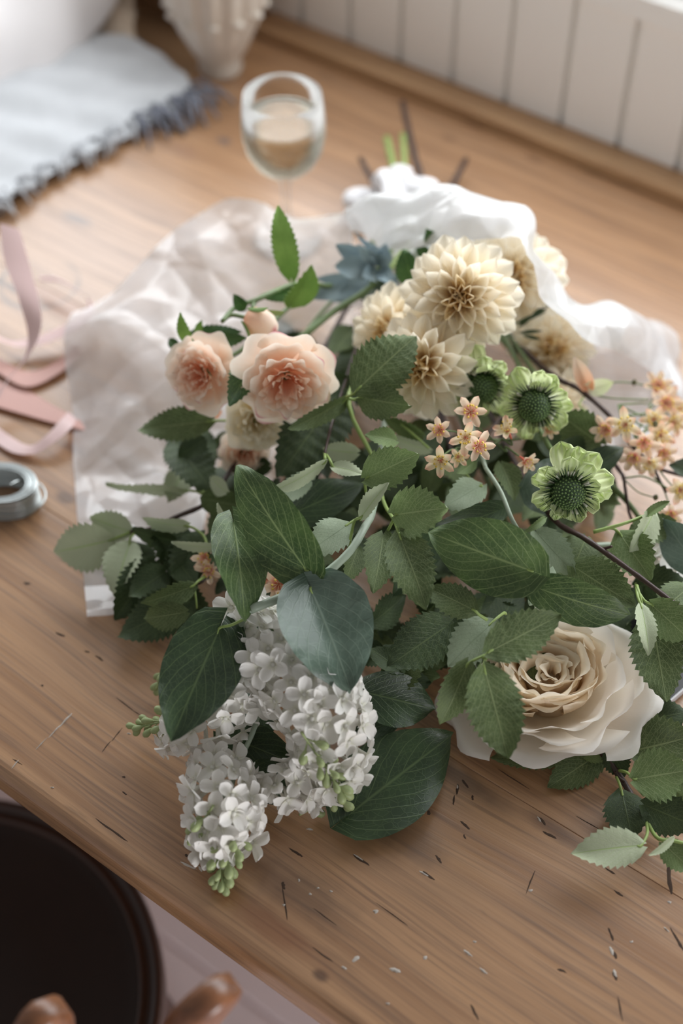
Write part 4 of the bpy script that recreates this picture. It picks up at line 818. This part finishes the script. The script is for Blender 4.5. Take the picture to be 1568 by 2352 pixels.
# ------------------------------------------------------------------ lilac
def floret(seed):
    g = np.random.default_rng(seed); parts = []
    for i in range(4):
        V, F, U = spoon(0.0098, 0.0104, 0.22, 0.0, 10, 9, 0.06, seed * 5 + i, 0.05); a = math.pi / 2 * i + g.normal() * 0.07; e = R(12 + g.normal() * 10); ca, sa = math.cos(a), math.sin(a)
        x = V[:, 0] * math.cos(e) - V[:, 2] * math.sin(e) + 0.0006; z = V[:, 0] * math.sin(e) + V[:, 2] * math.cos(e); parts.append((np.stack([x * ca - V[:, 1] * sa, x * sa + V[:, 1] * ca, z], 1), F, U))
    V, F = tube([np.array([0, 0, 0.0008]), np.array([0, 0, -.004]), np.array([0, 0, -.010])], .0014, .0009, 6, 5); parts.append((V, F, np.zeros((len(V), 2)) + 0.2)); return join(parts)
florets = [mdata('floret', floret(i), M['lilac']) for i in range(4)]
bV, bF = lathe([(0.0004, -.009), (.0006, -.004), (.0016, -.002), (.0026, .001), (.0025, .003), (.0013, .0046), (0, .005)], 10); bud_me = mesh_data('flower_bud', bV, bF, M['bud'])
def panicle(t, chain, n, seed, size=1.0, zmin=0.004):
    g = np.random.default_rng(seed); pts = catmull([P(a, b, h) for a, b, h, r in chain], 40); rs = np.interp(np.linspace(0, 1, 40), np.linspace(0, 1, len(chain)), [c[3] for c in chain]); used = []
    tries = 0
    while len(used) < n and tries < n * 60:
        tries += 1; i = int(g.integers(40)); T = unit(pts[min(i + 1, 39)] - pts[max(i - 1, 0)]); A, B, _ = frame(T); th = g.uniform(0, 6.28); d = A * math.cos(th) + B * math.sin(th)
        endf = (i - 34) / 6 if i > 34 else 0; d = unit(d + T * (0.25 + 1.5 * endf)); p = pts[i] + d * rs[i] * g.uniform(0.82, 1.08)
        if p[2] < TZ + zmin or d @ camdir(p) < -0.25: continue
        if any(np.linalg.norm(p - q) < 0.0090 * size for q in used): continue
        used.append(p); z = unit(d + g.normal(size=3) * 0.22); X, Y, Z = frame(z); a = g.uniform(0, 6.28); x = X * math.cos(a) + Y * math.sin(a); place('floret', florets[int(g.integers(4))], mat4(p, x, np.cross(Z, x), Z, size * g.uniform(0.9, 1.12)), t)
    V, F = tube(pts[::4], .0016, .0008, 6); make('panicle_axis', V, F, M['greystem'], t)
def buds(t, px, py, h, tip, n, seed, spread=0.011):
    g = np.random.default_rng(seed); a = P(px, py, h); b = P(*tip); ax = unit(b - a); L = np.linalg.norm(b - a); X, Y, Z = frame(ax)
    V, F = tube([a - ax * 0.012, a, b - ax * 0.006], .0010, .0006, 6); make('bud_stalk', V, F, M['bud'], t)
    for i in range(n):
        q = i / max(1, n - 1); th = i * 2.4; r = spread * (1 - 0.75 * q); d = X * math.cos(th) + Y * math.sin(th); p = a + ax * L * q + d * r; p[2] = max(p[2], TZ + 0.004); z = unit(d * 0.8 + ax * (0.7 + q)); X2, Y2, Z2 = frame(z); place('flower_bud', bud_me, mat4(p, X2, Y2, Z2, g.uniform(0.85, 1.2)), t)
li = thing('lilac', P(620, 1600, .04), 'white lilac stem with full panicles, green buds and big heart leaves in front', 'flower')
panicle(li, [(545, 1400, .085, .014), (610, 1470, .085, .024), (690, 1560, .08, .029), (745, 1650, .066, .027), (755, 1740, .045, .023), (745, 1800, .028, .012)], 150, 1, 1.2)
panicle(li, [(600, 1540, .06, .022), (520, 1610, .055, .022), (450, 1660, .045, .018), (405, 1690, .03, .010)], 60, 2, 1.2)
panicle(li, [(490, 1740, .035, .012), (505, 1800, .038, .022), (520, 1850, .034, .025), (510, 1905, .026, .020), (490, 1940, .018, .010)], 74, 3, 1.2)
panicle(li, [(620, 1830, .03, .008), (680, 1800, .035, .016), (720, 1790, .03, .012)], 24, 4, 1.15)
buds(li, 715, 1715, .075, (795, 1830, .045), 16, 5, .008); buds(li, 765, 1830, .03, (800, 1850, .018), 5, 9, .006); buds(li, 525, 1925, .03, (505, 2040, .008), 24, 6, .013); buds(li, 470, 1880, .045, (440, 1925, .03), 7, 7, .006); buds(li, 385, 1655, .035, (308, 1672, .018), 14, 8, .009); buds(li, 375, 1550, .02, (360, 1585, .012), 5, 10, .006); buds(li, 720, 1855, .012, (740, 1845, .01), 4, 12, .006)
stem(li, [(575, 1400, .118), (650, 1370, .118), (735, 1326, .12), (800, 1270, .125), (835, 1215, .125), (858, 1160, .115), (880, 1000, .06), TIE], .0030, .0026, M['greystem'], bumps=.05)
stem(li, [(575, 1400, .118), (555, 1440, .10), (600, 1500, .07), (590, 1650, .045), (545, 1760, .04), (520, 1850, .034)], .0022, .0016, M['greystem'], 'side_stem')
leaf(li, (705, 1312, .128), (545, 1068, .172), 172, M['smooth'], 14, .28, .05, 'smooth', stem=[(728, 1303, .132), (742, 1318, .128)])
leaf(li, (536, 1200, .140), (562, 1428, .118), 150, M['smooth'], 16, .30, .04, 'smooth')
leaf(li, (505, 1442, .105), (392, 1703, .085), 205, M['smoothdark'], -6, .16, .04, 'smooth', stem=[(530, 1436, .108), (560, 1422, .112)])
leaf(li, (712, 1352, .125), (806, 1588, .100), 246, M['smoothsheen'], 10, .30, .05, 'smooth', stem=[(722, 1345, .122), (738, 1330, .12)])
leaf(li, (800, 1872, .010), (1038, 1688, .022), 236, M['smoothdark'], 4, .16, .035, 'smooth')
leaf(li, (520, 1690, .022), (690, 1760, .018), 120, M['smoothdark'], 0, .2, .04, 'smooth')
leaf(li, (580, 1780, .014), (700, 1840, .012), 110, M['smoothdark'], 10, .2, .03, 'smooth')
leaf(li, (600, 1600, .03), (560, 1740, .02), 110, M['smoothdark'], 10, .2, .04, 'smooth')
leaf(li, (620, 1440, .07), (545, 1420, .08), 90, M['birchdark'], 10, .2, .04)
leaf(li, (840, 1590, .05), (1000, 1630, .03), 140, M['smoothdark'], 0, .2, .05, 'smooth')
leaf(li, (900, 1660, .02), (800, 1690, .02), 60, M['smoothdark'], 0, .2, .04, 'smooth')
l2 = thing('lilac', P(1450, 1290, .05), 'white lilac sprig with smooth leaves resting beside the brown twig at the right', 'flower')
panicle(l2, [(1500, 1240, .04, .012), (1535, 1280, .045, .022), (1545, 1330, .04, .018), (1540, 1370, .03, .01)], 22, 14, 1.35)
leaf(l2, (1222, 1312, .132), (984, 1222, .142), 196, M['smooth'], 4, .14, .05, 'smooth', stem=[(1232, 1312, .13), (1255, 1345, .118), (1262, 1356, .11)])
leaf(l2, (1240, 1352, .118), (1448, 1412, .105), 130, M['smooth'], -18, .2, .06, 'smooth')
leaf(l2, (1145, 1172, .105), (988, 1215, .11), 84, M['smoothdark'], 25, .2, .06, 'smooth')
leaf(l2, (1222, 1118, .10), (1400, 1108, .095), 175, M['smoothsheen'], -20, .22, -.03, 'smooth')
leaf(l2, (650, 1190, .08), (836, 1110, .085), 110, M['smoothdark'], 10, .2, .05, 'smooth')
leaf(l2, (1340, 1090, .08), (1436, 1026, .09), 70, M['smoothdark'], 20, .2, .05, 'smooth')
leaf(l2, (1600, 1300, .07), (1522, 1190, .09), 110, M['smoothsheen'], 10, .2, .05, 'smooth')
leaf(l2, (1600, 1075, .07), (1535, 1068, .075), 50, M['smoothdark'], 10, .2, .05, 'smooth')
leaf(l2, (830, 660, .075), (915, 690, .085), 76, M['smoothdark'], 20, .2, .05, 'smooth')
leaf(l2, (1000, 1220, .09), (900, 1370, .07), 100, M['smoothdark'], 15, .2, .05, 'smooth')
stem(l2, [(1115, 1075, .12), (1150, 1130, .118), (1182, 1205, .112), (1230, 1260, .09), (1400, 1250, .06), (1520, 1270, .045)], .0016, .0016, M['greystem'])
stem(l2, [(1115, 1075, .12), (1090, 1000, .09), (1020, 800, .05), TIE], .0016, .002, M['greystem'])
stem(l2, [(1400, 1110, .06), (1450, 1165, .05), (1500, 1240, .04)], .0022, .0018, M['stem'], 'side_stem')

# ------------------------------------------------------------------ sea holly
sh = thing('sea_holly', P(840, 620, .10), 'dusty blue sea holly leaf head left of the dahlias', 'flower')
c = (850, 615, .115)
for (b, t, wd, rl) in [((865, 610, .118), (770, 560, .135), 44, 10), ((860, 615, .12), (768, 612, .125), 56, 0), ((870, 605, .12), (822, 560, .145), 34, 20), ((875, 610, .118), (845, 555, .145), 30, -10), ((880, 610, .118), (888, 560, .14), 40, 10), ((870, 618, .118), (900, 655, .125), 40, 10), ((862, 625, .115), (830, 632, .125), 46, 0), ((890, 625, .112), (912, 680, .11), 30, 0), ((885, 600, .12), (812, 528, .15), 10, 30), ((890, 600, .12), (830, 545, .145), 9, 30), ((870, 605, .12), (895, 590, .135), 40, 0),
                       ((850, 650, .085), (690, 680, .10), 40, 10), ((850, 640, .09), (725, 640, .105), 34, 10), ((830, 660, .085), (760, 690, .09), 34, 10)]:
    leaf(sh, b, t, wd, M['holly'], rl, .3, .08, 'lance')
stem(sh, [(870, 612, .115), (850, 660, .10), (760, 720, .095), (680, 785, .09), (600, 850, .06)], .0024, .003, M['stem'])
stem(sh, [(870, 612, .115), (900, 570, .08), TIE], .0024, .0024, M['stem'])
stem(sh, [(940, 560, .10), (900, 610, .112), (880, 640, .11)], .003, .0026, M['petiole'], 'side_stem')

# ------------------------------------------------------------------ leafy birch-like branches
def branch(loc, label): return thing('leafy_branch', P(*loc), label, 'branch', None)
bl = branch((400, 1200, .04), 'toothed-leaf branch whose pale tip leaves hang over the table on the ribbon side')
bc = branch((880, 1150, .10), 'toothed-leaf branch with fresh green leaves rising in the middle of the bouquet')
brf = branch((1420, 1780, .04), 'toothed-leaf branch reaching across the large rose to the bare wood')
brr = branch((1450, 1300, .08), 'dark-stemmed toothed-leaf branch arching past the lilac sprig beside the scabiosa')
B_, BL, BD = M['birch'], M['birchlight'], M['birchdark']
# ribbon side
leaf(bl, (482, 968, .085), (316, 988, .075), 84, B_, -10, .3, .04, stem='auto')
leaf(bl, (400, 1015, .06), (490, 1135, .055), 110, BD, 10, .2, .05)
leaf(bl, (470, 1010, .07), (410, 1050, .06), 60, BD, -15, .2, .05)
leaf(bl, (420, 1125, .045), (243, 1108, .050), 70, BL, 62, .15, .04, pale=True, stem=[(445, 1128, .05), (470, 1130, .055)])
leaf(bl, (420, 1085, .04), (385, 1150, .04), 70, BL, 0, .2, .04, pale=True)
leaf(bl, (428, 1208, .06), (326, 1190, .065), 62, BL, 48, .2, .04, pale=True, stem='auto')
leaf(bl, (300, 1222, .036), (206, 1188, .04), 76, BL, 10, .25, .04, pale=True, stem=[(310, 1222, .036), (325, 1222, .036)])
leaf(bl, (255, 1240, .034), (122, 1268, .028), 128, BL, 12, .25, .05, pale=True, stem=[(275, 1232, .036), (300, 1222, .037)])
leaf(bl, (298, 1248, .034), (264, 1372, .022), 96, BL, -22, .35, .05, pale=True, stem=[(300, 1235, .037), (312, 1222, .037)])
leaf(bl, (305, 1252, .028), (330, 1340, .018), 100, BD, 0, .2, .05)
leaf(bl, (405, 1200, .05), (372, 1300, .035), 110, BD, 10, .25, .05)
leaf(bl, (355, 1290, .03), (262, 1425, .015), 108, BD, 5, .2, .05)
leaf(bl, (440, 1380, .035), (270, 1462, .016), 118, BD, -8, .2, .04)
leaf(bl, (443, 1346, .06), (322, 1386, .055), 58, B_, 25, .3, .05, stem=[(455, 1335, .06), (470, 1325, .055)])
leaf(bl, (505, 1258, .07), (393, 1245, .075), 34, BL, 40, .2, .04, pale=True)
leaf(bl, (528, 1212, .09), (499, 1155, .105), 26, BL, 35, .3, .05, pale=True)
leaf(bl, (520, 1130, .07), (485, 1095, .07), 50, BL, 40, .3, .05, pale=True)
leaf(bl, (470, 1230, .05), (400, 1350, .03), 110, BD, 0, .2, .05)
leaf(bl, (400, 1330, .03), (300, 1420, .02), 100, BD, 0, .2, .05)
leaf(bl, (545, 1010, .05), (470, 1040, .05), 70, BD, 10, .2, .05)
stem(bl, [(300, 1222, .037), (345, 1215, .04), (410, 1185, .045), (480, 1150, .05), (545, 1060, .05), (680, 900, .05), (800, 700, .04), TIE], .0016, .0024, M['twig'], bumps=.1)
stem(bl, [(455, 1340, .055), (500, 1310, .05), (560, 1240, .045), (640, 1100, .045)], .0013, .0018, M['twig'], 'side_twig', .1)
stem(bl, [(445, 1342, .06), (450, 1375, .055), (452, 1398, .05)], .0008, .0006, M['petiole'], 'side_twig')
stem(bl, [(480, 1150, .05), (455, 1130, .052), (430, 1127, .05)], .001, .0008, M['petiole'], 'side_twig')
# middle
leaf(bc, (822, 893, .150), (956, 771, .172), 142, B_, 6, .12, .05, stem=[(812, 905, .145), (795, 912, .135)])
leaf(bc, (828, 912, .140), (942, 932, .150), 92, B_, -12, .12, .05, stem=[(812, 918, .136), (795, 912, .132)])
leaf(bc, (795, 915, .125), (662, 986, .130), 58, B_, 30, .45, .04)
leaf(bc, (775, 905, .10), (640, 1095, .085), 165, BD, 5, .15, .04)
leaf(bc, (790, 880, .09), (680, 960, .09), 110, BD, 5, .15, .04)
leaf(bc, (908, 1012, .130), (838, 999, .142), 52, BL, -15, .5, .05)
leaf(bc, (842, 1098, .138), (962, 1042, .158), 104, BL, 5, .25, .06, stem=[(838, 1112, .13), (840, 1130, .12)])
leaf(bc, (908, 1182, .142), (1028, 1166, .160), 128, BL, 0, .22, .06, stem=[(900, 1200, .135), (890, 1220, .12)])
leaf(bc, (830, 1188, .13), (892, 1108, .155), 46, BL, 28, .5, .04, pale=True, stem=[(815, 1195, .128), (808, 1220, .12), (800, 1260, .115)])
leaf(bc, (918, 1232, .138), (980, 1398, .125), 118, B_, 6, .35, .04, stem=[(912, 1215, .138), (905, 1195, .132)])
leaf(bc, (880, 1228, .120), (856, 1362, .112), 92, B_, 10, .25, .04)
leaf(bc, (798, 1205, .118), (704, 1272, .118), 92, M['grey'], -10, .15, .05, stem='auto')
leaf(bc, (820, 1260, .10), (790, 1340, .095), 60, B_, 20, .25, .05)
leaf(bc, (745, 1062, .130), (622, 1128, .128), 50, BL, 40, .2, .06, pale=True, stem=[(746, 1050, .132), (745, 1040, .12)])
leaf(bc, (764, 1072, .130), (838, 1092, .136), 40, BL, 35, .2, .05, pale=True, stem=[(758, 1058, .132), (750, 1045, .125)])
leaf(bc, (720, 1090, .10), (620, 1150, .10), 60, M['grey'], 20, .2, .05)
leaf(bc, (1090, 1402, .118), (980, 1350, .120), 84, B_, -5, .25, .05, stem=[(1100, 1412, .115), (1118, 1424, .11)])
leaf(bc, (1030, 1435, .085), (888, 1532, .080), 128, BD, 0, .18, .04)
leaf(bc, (1105, 1115, .105), (1018, 1165, .112), 78, M['grey'], -10, .15, .05, stem=[(1080, 1100, .1), (1060, 1075, .09)])
leaf(bc, (1150, 1065, .10), (1182, 1150, .095), 64, B_, 25, .4, .05)
leaf(bc, (1090, 1060, .11), (1050, 1088, .115), 34, BL, 20, .3, .05)
leaf(bc, (970, 1000, .10), (880, 960, .10), 46, BL, 20, .4, .05)
leaf(bc, (985, 1035, .095), (900, 1000, .10), 50, BL, 35, .3, .05, pale=True)
leaf(bc, (820, 1040, .10), (740, 1030, .10), 60, BL, 20, .3, .05, pale=True)
stem(bc, [(905, 1195, .13), (880, 1150, .11), (860, 1060, .10), (800, 920, .125), (850, 800, .08), TIE], .0012, .0020, M['petiole'], bumps=.1)
stem(bc, [(745, 1045, .125), (760, 980, .115), (785, 900, .10), (830, 760, .07)], .0010, .0014, M['twig'], 'side_twig')
stem(bc, [(700, 975, .125), (770, 940, .122), (798, 912, .128)], .0008, .001, M['petiole'], 'side_twig')
stem(bc, [(905, 960, .10), (945, 995, .105), (985, 1030, .10)], .0012, .001, M['petiole'], 'side_twig')
# front, over the rose
leaf(brf, (1122, 1497, .118), (1288, 1412, .125), 118, B_, 0, .15, .04, stem=[(1118, 1505, .115), (1110, 1512, .11)])
leaf(brf, (1112, 1538, .112), (1166, 1742, .080), 142, B_, 6, .25, .05, stem=[(1112, 1522, .112), (1120, 1500, .108)])
leaf(brf, (1074, 1525, .108), (1010, 1665, .075), 88, B_, 14, .35, .05, stem=[(1090, 1515, .11), (1112, 1505, .108)])
leaf(brf, (1128, 1432, .105), (1028, 1532, .098), 108, M['grey'], -8, .15, .05, stem='auto')
leaf(brf, (1300, 1738, .008), (1124, 1740, .006), 70, B_, -15, .2, .02)
leaf(brf, (1380, 1728, .008), (1256, 1810, .004), 96, B_, 0, .2, .02)
leaf(brf, (1400, 1715, .018), (1434, 1785, .006), 70, BD, 0, .3, .05)
leaf(brf, (1340, 1735, .010), (1412, 1728, .012), 44, BL, 0, .3, .03)
leaf(brf, (1455, 1790, .030), (1585, 1768, .036), 132, BL, 0, .15, .06, stem=[(1440, 1775, .026), (1422, 1770, .016)])
leaf(brf, (1428, 1822, .014), (1452, 1932, .008), 112, BD, 5, .15, .05, stem=[(1422, 1800, .016), (1415, 1785, .013)])
leaf(brf, (1478, 1848, .016), (1600, 1900, .012), 110, BD, 0, .15, .05)
leaf(brf, (1472, 1942, .024), (1310, 1962, .022), 96, BL, -12, .25, .05, pale=True, stem=[(1486, 1915, .022), (1484, 1888, .014)])
leaf(brf, (1520, 1935, .02), (1590, 2000, .008), 70, BL, 0, .3, .05)
leaf(brf, (1545, 1925, .026), (1490, 1965, .03), 24, BL, 30, .4, .05, pale=True)
leaf(brf, (1450, 1725, .020), (1590, 1690, .025), 150, B_, -10, .2, .05)
leaf(brf, (1480, 1655, .02), (1580, 1635, .025), 90, BD, 0, .2, .05)
leaf(brf, (1560, 1840, .02), (1600, 1800, .03), 60, BL, 0, .2, .05)
stem(brf, [(1486, 1890, .010), (1470, 1876, .009), (1440, 1810, .008), (1392, 1742, .012), (1330, 1660, .012), (1180, 1440, .03), (1120, 1300, .04), (1000, 900, .04), TIE], .0022, .0028, M['twig'], bumps=.08)
stem(brf, [(1484, 1886, .010), (1510, 1925, .020), (1550, 1932, .022), (1600, 1945, .02)], .0014, .0012, M['petiole'], 'side_twig')
stem(brf, [(1110, 1512, .11), (1125, 1495, .105), (1132, 1480, .098), (1160, 1440, .07), (1180, 1420, .05)], .0012, .0016, M['petiole'], 'side_twig')
for a, b in [((1448, 1838, .010), (1482, 1845, .010)), ((1412, 1772, .012), (1432, 1795, .010))]:
    stem(brf, [a, ((a[0] + b[0]) / 2, (a[1] + b[1]) / 2 + 3, .012), b], .0007, .0013, M['twig'], 'leaf_bud')
# right
leaf(brr, (1500, 1178, .105), (1446, 1268, .095), 74, BL, 30, .4, .05, pale=True)
leaf(brr, (1424, 1228, .095), (1496, 1332, .085), 108, BL, 0, .3, .05, stem=[(1410, 1215, .1), (1390, 1212, .1)])
leaf(brr, (1485, 1185, .108), (1538, 1152, .118), 34, BL, 35, .4, .04)
leaf(brr, (1450, 1230, .085), (1550, 1200, .085), 80, B_, 10, .25, .05)
leaf(brr, (1232, 1222, .10), (1322, 1322, .09), 86, M['grey'], 0, .2, .05)
leaf(brr, (1318, 1302, .095), (1460, 1392, .088), 124, B_, -5, .15, .05)
leaf(brr, (1345, 1235, .09), (1310, 1320, .08), 110, B_, 0, .15, .05)
leaf(brr, (1262, 1305, .10), (1215, 1390, .095), 74, M['grey'], 0, .2, .05)
leaf(brr, (1472, 1392, .095), (1490, 1505, .085), 56, BL, 20, .4, .05, pale=True, stem=[(1464, 1370, .095), (1460, 1340, .09)])
leaf(brr, (1496, 1418, .075), (1530, 1612, .055), 132, B_, 0, .2, .04)
leaf(brr, (1495, 1388, .09), (1590, 1475, .08), 100, BL, 0, .2, .05, stem=[(1480, 1380, .092), (1466, 1360, .092)])
leaf(brr, (1580, 1350, .08), (1500, 1420, .075), 90, B_, 0, .2, .05)
leaf(brr, (1380, 1020, .085), (1282, 948, .095), 112, B_, 10, .35, .05)
leaf(brr, (1250, 1190, .11), (1200, 1225, .115), 20, BL, 20, .4, .05)
leaf(brr, (1290, 1020, .085), (1340, 1060, .08), 90, BD, 0, .2, .05)
stem(brr, [(1600, 1425, .085), (1540, 1380, .088), (1450, 1312, .095), (1345, 1238, .10), (1260, 1180, .08), (1150, 1000, .05), (1040, 750, .04), TIE], .0017, .0024, M['twig'], bumps=.1)
stem(brr, [(1380, 1262, .098), (1395, 1258, .102), (1405, 1255, .105)], .0012, .0008, M['twig'], 'side_twig')
stem(brr, [(1362, 1222, .10), (1400, 1212, .104), (1440, 1200, .108), (1490, 1180, .108)], .0014, .0010, M['petiole'], 'side_twig')
stem(brr, [(1462, 1345, .092), (1468, 1365, .094), (1476, 1395, .09)], .0012, .0009, M['petiole'], 'side_twig')
# leaves near the dahlias
leaf(bc, (952, 655, .135), (926, 572, .155), 68, M['rosedark'], 15, .25, .05)
leaf(bc, (1000, 562, .14), (978, 524, .16), 40, M['rosedark'], 15, .25, .05)
leaf(bc, (985, 585, .13), (955, 570, .135), 34, M['rosedark'], 15, .25, .05)
for (b, t, wd) in [((1180, 745, .10), (1255, 715, .11), 10), ((1190, 765, .10), (1245, 760, .105), 9), ((1200, 770, .1), (1240, 780, .105), 9), ((1215, 730, .1), (1262, 700, .11), 12), ((1190, 750, .1), (1215, 735, .11), 8)]: leaf(bc, b, t, wd, M['smoothdark'], 10, .2, .04, 'lance', name='needle_leaf')
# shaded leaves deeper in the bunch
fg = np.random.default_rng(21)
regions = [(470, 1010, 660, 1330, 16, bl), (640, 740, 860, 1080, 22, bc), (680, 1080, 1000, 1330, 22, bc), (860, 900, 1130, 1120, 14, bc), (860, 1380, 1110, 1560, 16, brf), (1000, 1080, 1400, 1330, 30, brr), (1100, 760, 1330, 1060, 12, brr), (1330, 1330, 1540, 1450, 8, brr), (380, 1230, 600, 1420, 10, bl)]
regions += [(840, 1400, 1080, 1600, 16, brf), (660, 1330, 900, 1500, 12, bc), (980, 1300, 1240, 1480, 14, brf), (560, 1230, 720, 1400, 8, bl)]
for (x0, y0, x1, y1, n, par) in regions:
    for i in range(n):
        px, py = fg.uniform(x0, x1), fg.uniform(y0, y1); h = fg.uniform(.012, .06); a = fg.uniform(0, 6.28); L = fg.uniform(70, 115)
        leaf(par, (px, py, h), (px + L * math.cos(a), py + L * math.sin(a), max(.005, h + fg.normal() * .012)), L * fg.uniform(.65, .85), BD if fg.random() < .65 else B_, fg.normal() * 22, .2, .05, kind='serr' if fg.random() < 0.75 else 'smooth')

# cut stem ends showing behind the hood
def twig_end(pts, r, mat, label, cat='twig', grp='cut stems behind the wrapping'):
    V, F = tube([P(*p) for p in pts], r, r * 0.85, 8, bumps=.06); V[:, 2] = np.maximum(V[:, 2], TZ + 0.001); tag(make('cut_stem', V, F, mat), label, cat, grp)
twig_end([(975, 430, .035), (955, 370, .035), (938, 300, .035), (924, 235, .035)], .0036, M['twig'], 'long dark cut stem rising from the tissue behind the wrapping')
twig_end([(868, 440, .03), (850, 405, .03), (828, 365, .03)], .0032, M['twig'], 'short dark cut stem leaning towards the wine glass')
twig_end([(960, 440, .03), (1000, 432, .02), (1035, 428, .012), (1052, 400, .014), (1070, 365, .016)], .0034, M['twig'], 'crooked grey-brown cut stem bent towards the panelled wall')
twig_end([(912, 420, .035), (900, 370, .032), (888, 318, .03)], .0040, M['petiole'], 'pale green cut stem in the tissue, thicker of two', 'stem')
twig_end([(925, 420, .035), (928, 370, .036), (925, 310, .036)], .0032, M['petiole'], 'pale green cut stem beside the long dark one', 'stem')

# black card under the leaves at the right, black tag strip by the film
cd_ = thing('black_card', P(1560, 1590, .006), 'glossy black card with a white edge under the leaves by the rose', 'card')
a_ = P(1497, 1643, .008); e = unit(P(1600, 1553, .008) - a_); f = np.array([-e[1], e[0], 0.0])
pts = [a_, a_ + e * .13, a_ + e * .13 + f * .075, a_ + f * .075]
V = [p for p in pts] + [p - np.array([0, 0, .006]) for p in pts]; make('card_face', V, [(3, 2, 1, 0), (4, 5, 6, 7), (0, 1, 5, 4), (1, 2, 6, 5), (2, 3, 7, 6), (3, 0, 4, 7)], M['black'], cd_, smooth=False)
e = unit(pts[1] - pts[0]); f = np.array([e[1], -e[0], 0]); V = [pts[0], pts[1], pts[1] + f * .0012, pts[0] + f * .0012]; V = V + [p - np.array([0, 0, .006]) for p in V]
make('card_edge', V, [(0, 3, 2, 1), (4, 5, 6, 7), (0, 1, 5, 4), (1, 2, 6, 5), (2, 3, 7, 6), (3, 0, 4, 7)], M['whiteedge'], cd_, smooth=False)
V, F = tube([P(1338, 805, .06), P(1336, 860, .05), P(1328, 910, .045), P(1315, 985, .035)], .0028, .0034, 4); tag(make('black_tag', V, F, M['black'], smooth=False), 'narrow black tag strip between the low dahlia and the film', 'tag')
